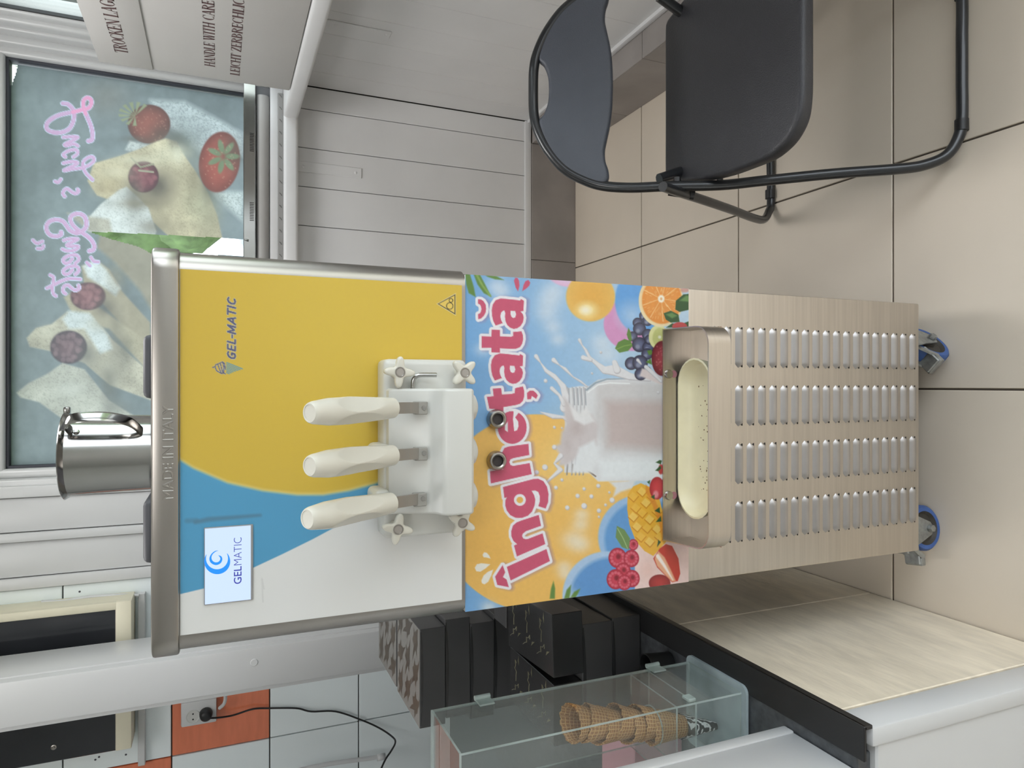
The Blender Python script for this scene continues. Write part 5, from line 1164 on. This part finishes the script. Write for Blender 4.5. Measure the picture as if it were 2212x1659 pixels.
def cone_mesh(name, seed):
    g = np.random.default_rng(seed); seg = 72; rows = 10; vs = []; uvs = []
    wob = [g.uniform(-1, 1) for _ in range(12)]
    for inner in (0, 1):
        for i in range(rows + 1):
            h = i / rows
            for k in range(seg):
                a = 2 * math.pi * k / seg; spiral = .0016 * (k / seg)
                rim = (.0013 * math.sin(13 * a + seed) + .0008 * math.sin(29 * a) + .006 * math.sin(a + wob[0] * 3)) * (1 if i == rows else 0)
                r = .002 + (CR - .002) * h * (1 + .03 * math.sin(2 * a + wob[1] * 3)) + spiral - (.0024 if inner else 0)
                hh = h * CL + rim + (.004 if inner and i == 0 else 0)
                vs.append((max(r, .0003) * math.cos(a), max(r, .0003) * math.sin(a), hh)); uvs.append((k / seg * 30, h * 24 + k / seg * 2, 0))
    fs = []
    for inner in (0, 1):
        o = inner * (rows + 1) * seg
        for i in range(rows):
            for k in range(seg):
                l = (k + 1) % seg; q = (o + i * seg + k, o + i * seg + l, o + (i + 1) * seg + l, o + (i + 1) * seg + k); fs.append(q[::-1] if inner else q)
    o = (rows + 1) * seg
    fs += [(rows * seg + k, rows * seg + (k + 1) % seg, o + rows * seg + (k + 1) % seg, o + rows * seg + k) for k in range(seg)]
    me = bpy.data.meshes.new(name); me.from_pydata(vs, [], fs); me.materials.append(M_WAF)
    at = me.attributes.new('waf', 'FLOAT_VECTOR', 'POINT'); at.data.foreach_set('vector', np.array(uvs, np.float32).ravel())
    me.polygons.foreach_set('use_smooth', [True] * len(fs)); return me
step = (total - CL) / (nc - 1)
qrot = axc.to_track_quat('Z', 'Y')
for k in range(nc):
    o = bpy.data.objects.new('waffle_cone', cone_mesh('waffle_cone', k + 3)); COL.objects.link(o)
    tl = Matrix.Rotation(math.radians((-2, 1.5, -1, 2, -1.5, 1, 0)[k] * .6), 4, 'X').to_quaternion()
    o.rotation_mode = 'QUATERNION'; o.rotation_quaternion = qrot @ tl; o.location = tip + axc * (step * k)
    tag(o, 'waffle cone in a black and white paper sleeve, lowest of the stack' if k == 0 else ('waffle cone with open mouth, topmost of the leaning stack' if k == nc - 1 else ('second', 'third', 'fourth', 'fifth', 'sixth')[k - 1] + ' waffle cone up from the paper sleeve in the leaning stack'), 'ice cream cone', 'nested waffle cones')
    if k == 0:
        mp = bpy.data.materials.new('swirl_paper'); mp.use_nodes = True; nt = mp.node_tree; b = nt.nodes['Principled BSDF']
        tc = nt.nodes.new('ShaderNodeTexCoord'); wv_ = nt.nodes.new('ShaderNodeTexWave'); wv_.inputs['Scale'].default_value = 48; wv_.inputs['Distortion'].default_value = 7; wv_.inputs['Detail'].default_value = 1; wv_.inputs['Detail Scale'].default_value = 1.6
        rp = nt.nodes.new('ShaderNodeValToRGB'); rp.color_ramp.interpolation = 'CONSTANT'; rp.color_ramp.elements[0].color = (.012, .012, .012, 1); rp.color_ramp.elements[1].position = .62; rp.color_ramp.elements[1].color = (.7, .7, .7, 1)
        nt.links.new(tc.outputs['Object'], wv_.inputs['Vector']); nt.links.new(wv_.outputs['Fac'], rp.inputs['Fac']); nt.links.new(rp.outputs['Color'], b.inputs['Base Color']); b.inputs['Roughness'].default_value = .5
        sm_ = MB().lathe([(0, -.008), (.0012, -.0075), (.0058, .002), (.0052 + CR * .56, CL * .55)], (0, 0, 0), (0, 0, 1), 32)
        s_ = build(sm_, 'paper_sleeve', mp, None, (0, 0, 0)); s_.parent = o; s_.location = (0, 0, 0)
tag(build(MB().rbox((-.83, 1.16, CZ), (-.706, 1.285, .70), .002, 1), 'pink_carton', mat('pink_card', (204, 148, 160), .6)), 'small pink carton standing behind the cone case', 'carton')

# ------------------------------------------------------------------ things on the tiled wall
AY = 2.60; al, ar = PY(285, 1617, AY).x, PY(285, 1297, AY).x; ab = PY(284, 1400, AY).z
apx = thing('glass_front_appliance', ((al + ar) / 2, 2.65, ab), 'cream cased appliance with dark glass front hung on the tiled wall', 'appliance')
build(MB().rbox((al, AY + .012, ab), (ar, YW - .001, 2.35), .006, 2), 'casing', mat('cream_casing', (226, 220, 196), .45), apx)
fr = MB(); fz = PY(249, 1400, AY).z
fr.rbox((al, AY, ab), (ar, AY + .02, fz), .004, 2); fr.rbox((PY(250, 1318, AY).x, AY, fz - .004), (ar, AY + .02, 2.35), .004, 2); fr.rbox((al, AY, 2.30), (ar, AY + .02, 2.35), .004, 2)
build(fr, 'front_frame', mat('cream_casing', (226, 220, 196), .45), apx)
build(MB().rbox((al + .001, AY + .004, fz - .002), (PY(250, 1316, AY).x, AY + .016, 2.31), .002, 1), 'glass', mat('dark_glass', (44, 46, 50), .12, var=.1), apx)
c_ = PY(115, 1616, AY); build(MB().lathe([(0, -.003), (.004, -.003), (.005, 0), (.008, .001), (.008, .003)], c_ + Vector((0, .003, 0)), (0, 1, 0), 16), 'screw', M_STEELW, apx)
# cable trunking below it
tkz = PY(305, 1580, 2.68).z
tag(build(MB().rbox((PY(305, 1655, 2.69).x, 2.69, tkz - .011), (PY(305, 1282, 2.69).x, YW - .0005, tkz + .011), .002, 1), 'cable_trunking', M_PVC), 'white cable trunking running level under the dark glass appliance', 'trunking')
ta = PY(296, 1512, 2.69); tb = PY(467, 1512, 2.69)
tag(build(MB().rbox((ta.x - .018, 2.688, tb.z), (ta.x + .045, YW - .0005, tkz - .0115), .002, 1), 'cable_trunking', M_PVC), 'white cable trunking dropping beside the post to the socket', 'trunking')
# socket, plug and cable
sa = PY(391, 1571, 2.69); sb = PY(468, 1512, 2.69)
so = thing('wall_socket', ((sa.x + sb.x) / 2, YW, sb.z), 'white double wall socket on the orange tile', 'socket')
SX0, SX1 = sa.x, PY(430, 1512, 2.69).x; SZ0, SZ1 = sb.z, sa.z
build(MB().rbox((SX0, 2.682, SZ0), (SX1, YW - .0005, SZ1), .006, 2), 'housing', M_PVC, so)
sc1 = PY(417, 1548, 2.682); sc2 = PY(445, 1541, 2.682)
build(MB().lathe([(.0235, .001), (.0225, -.0025), (.021, -.0025), (.0195, -.0008), (0, -.0008)], sc1, (0, 1, 0), 28), 'outlet', mat('grey_white_plastic', (206, 206, 202), .4), so)
for dx in (-.0095, .0095): build(MB().lathe([(0, 0), (.0030, 0)], sc1 + Vector((dx, -.0012, 0)), (0, 1, 0), 10), 'pin_hole', M_BLACK, so)
plug = thing('power_plug', (sc2.x, 2.66, sc2.z), 'round black power plug with thin black cable in the wall socket', 'plug')
build(MB().lathe([(0, -.030), (.012, -.030), (.019, -.024), (.022, -.004), (.022, .0)], sc2 + Vector((0, -.0006, 0)), (0, 1, 0), 24), 'plug_body', M_BLACK, plug)
cab = [(447, 1549, 2.655), (460, 1551, 2.665), (500, 1546, 2.69), (545, 1532, 2.70), (580, 1530, 2.704), (640, 1530, 2.704), (672, 1537, 2.704), (725, 1537, 2.704), (780, 1555, 2.70), (820, 1573, 2.69), (848, 1592, 2.66), (854, 1604, 2.62), (845, 1622, 2.58), (833, 1640, 2.55), (822, 1665, 2.52), (818, 1690, 2.5)]
build(MB().tube(smooth_path([PY(*c) for c in cab], 6), .0034, 8), 'cable', M_BLACK, plug)
lp_ = [(474, 1492, 2.69), (482, 1494, 2.67), (487, 1505, 2.665), (484, 1520, 2.67), (474, 1530, 2.685)]
tag(build(MB().tube(smooth_path([PY(*c) for c in lp_], 6), .006, 8), 'white_cable', M_PVC), 'short white cable looping into the socket side', 'cable')
cw = [(90, 1300, 2.70), (140, 1299, 2.69), (165, 1294, 2.69), (200, 1289, 2.69), (250, 1286, 2.69), (300, 1286, 2.69)]
tag(build(MB().tube(smooth_path([PY(*c) for c in cw], 5), .006, 8), 'white_cable', M_PVC), 'white cable running along the edge of the cream appliance', 'cable')
pv = [(640, 1665, 2.62), (700, 1652, 2.62), (760, 1643, 2.62), (800, 1638, 2.62), (830, 1632, 2.62)]
hose = thing('water_hose', PY(760, 1643, 2.62), 'pale water hose with ribbed nut below the socket', 'hose')
build(MB().tube(smooth_path([PY(*c) for c in pv], 5), .008, 10), 'tube', M_PVC, hose)
build(MB().tube([PY(815, 1637, 2.62), PY(832, 1633, 2.62)], .0125, 8), 'nut', M_PVC, hose)

# ================================================================== ceiling lamps
for k, (lx, ly) in enumerate(((-.75, 1.35), (.35, 1.75), (-.1, -.9))):
    lamp = thing('ceiling_lamp', (lx, ly, 2.6), 'white ceiling light panel over the ' + ('counter', 'folding chair', 'shop entrance')[k], 'lamp')
    build(MB().rbox((lx - .32, ly - .42, 2.60), (lx + .32, ly + .42, 2.65), .006, 2), 'frame', M_PVC, lamp)
    build(MB().box((lx - .29, ly - .39, 2.597), (lx + .29, ly + .39, 2.6)), 'diffuser', mat_emit('lamp_diffuser%d' % k, (255, 253, 252), (4.6, 8.0, 6.0)[k]), lamp)

# ================================================================== outside
out = thing('ground', (0, 30, -.1), 'mown grass outside the windows', 'ground', kind='structure')
build(MB().box((-60, 3.2, -.3), (60, 60, -.1)).box((6, -30, -.3), (60, 3.2, -.1)), 'lawn', mat('grass', (112, 126, 86), .9, var=.3, scale=3, world=True), out)
build(MB().box((1.34, -12, -.3), (6, 3.2, -.09)).box((-6, -12, -.3), (1.34, -2.2, -.09)), 'bounce_pavement', mat('pale_bounce_paving', (196, 190, 180), .8, var=.06, scale=2, world=True), out)  # unseen pale ground, added to bounce daylight into the room
M_LEAF = mat('leaves', (92, 112, 70), .8, var=.45, scale=5, bump=.6, bscale=8, world=True)
def tree(x, y, s, label):
    g = np.random.default_rng(int(abs(x) * 10 + y)); r = thing('tree', (x, y, -.1), label, 'tree', 'trees beyond the windows')
    mb = MB()
    for k in range(9):
        bm = bmesh.new(); bmesh.ops.create_icosphere(bm, subdivisions=3, radius=1); c = Vector((x + g.uniform(-1, 1) * .8 * s, y + g.uniform(-1, 1) * .5 * s, 1.2 * s + g.random() * 1.5 * s)); rr = (.55 + .4 * g.random()) * s
        for v in bm.verts: v.co = c + v.co * (rr * (1 + .22 * (vnoise(np.array([v.co.x * 3 + k]), np.array([v.co.y * 3 + v.co.z * 2]), k)[0] - .5) * 2))
        mb.bm(bm, True)
    build(mb, 'crown', M_LEAF, r); build(MB().tube([(x, y, -.1), (x, y, 1.4 * s)], [.12 * s, .08 * s], 10), 'trunk', mat('bark', (98, 82, 66), .9), r)
tree(3.4, 14, 1.5, 'bright green tree on the lawn behind the shop window'); tree(9, 19, 2.0, 'broad green tree at the back of the lawn'); tree(9, 5, 1.8, 'green tree beyond the side window'); tree(-4, 18, 2.0, 'leafy tree far behind the covered glass')
car = thing('parked_car', (2.2, 9.5, -.1), 'white parked car seen through the gap in the window film', 'car')
cyl = [(0.3, .25), (.35, .75), (.9, .85), (1.4, 1.32), (2.9, 1.34), (3.5, .9), (3.9, .8), (3.95, .3)]
build(MB().prism([Vector((.3 + x, 9.0, -.1 + z)) for x, z in cyl], Vector((0, 1.6, 0)), .05, 2), 'body', mat('car_white', (150, 154, 178), .3, coat=.5), car)
build(MB().prism([Vector((.3 + x, 8.985, -.1 + z)) for x, z in ((1.15, .9), (1.5, 1.25), (2.8, 1.27), (3.2, .92))], Vector((0, .01, 0))), 'side_windows', mat('car_glass', (40, 44, 60), .1), car)
for wx in (1.2, 3.4): build(MB().lathe([(0, 0), (.3, 0), (.3, .2)], (wx, 8.98, .2), (0, 1, 0), 24), 'wheel', M_BLACK, car)
build(MB().box((3.6, 8.98, .55), (4.0, 9.0, .68)), 'tail_light', mat('red_lamp', (190, 40, 40), .3), car)
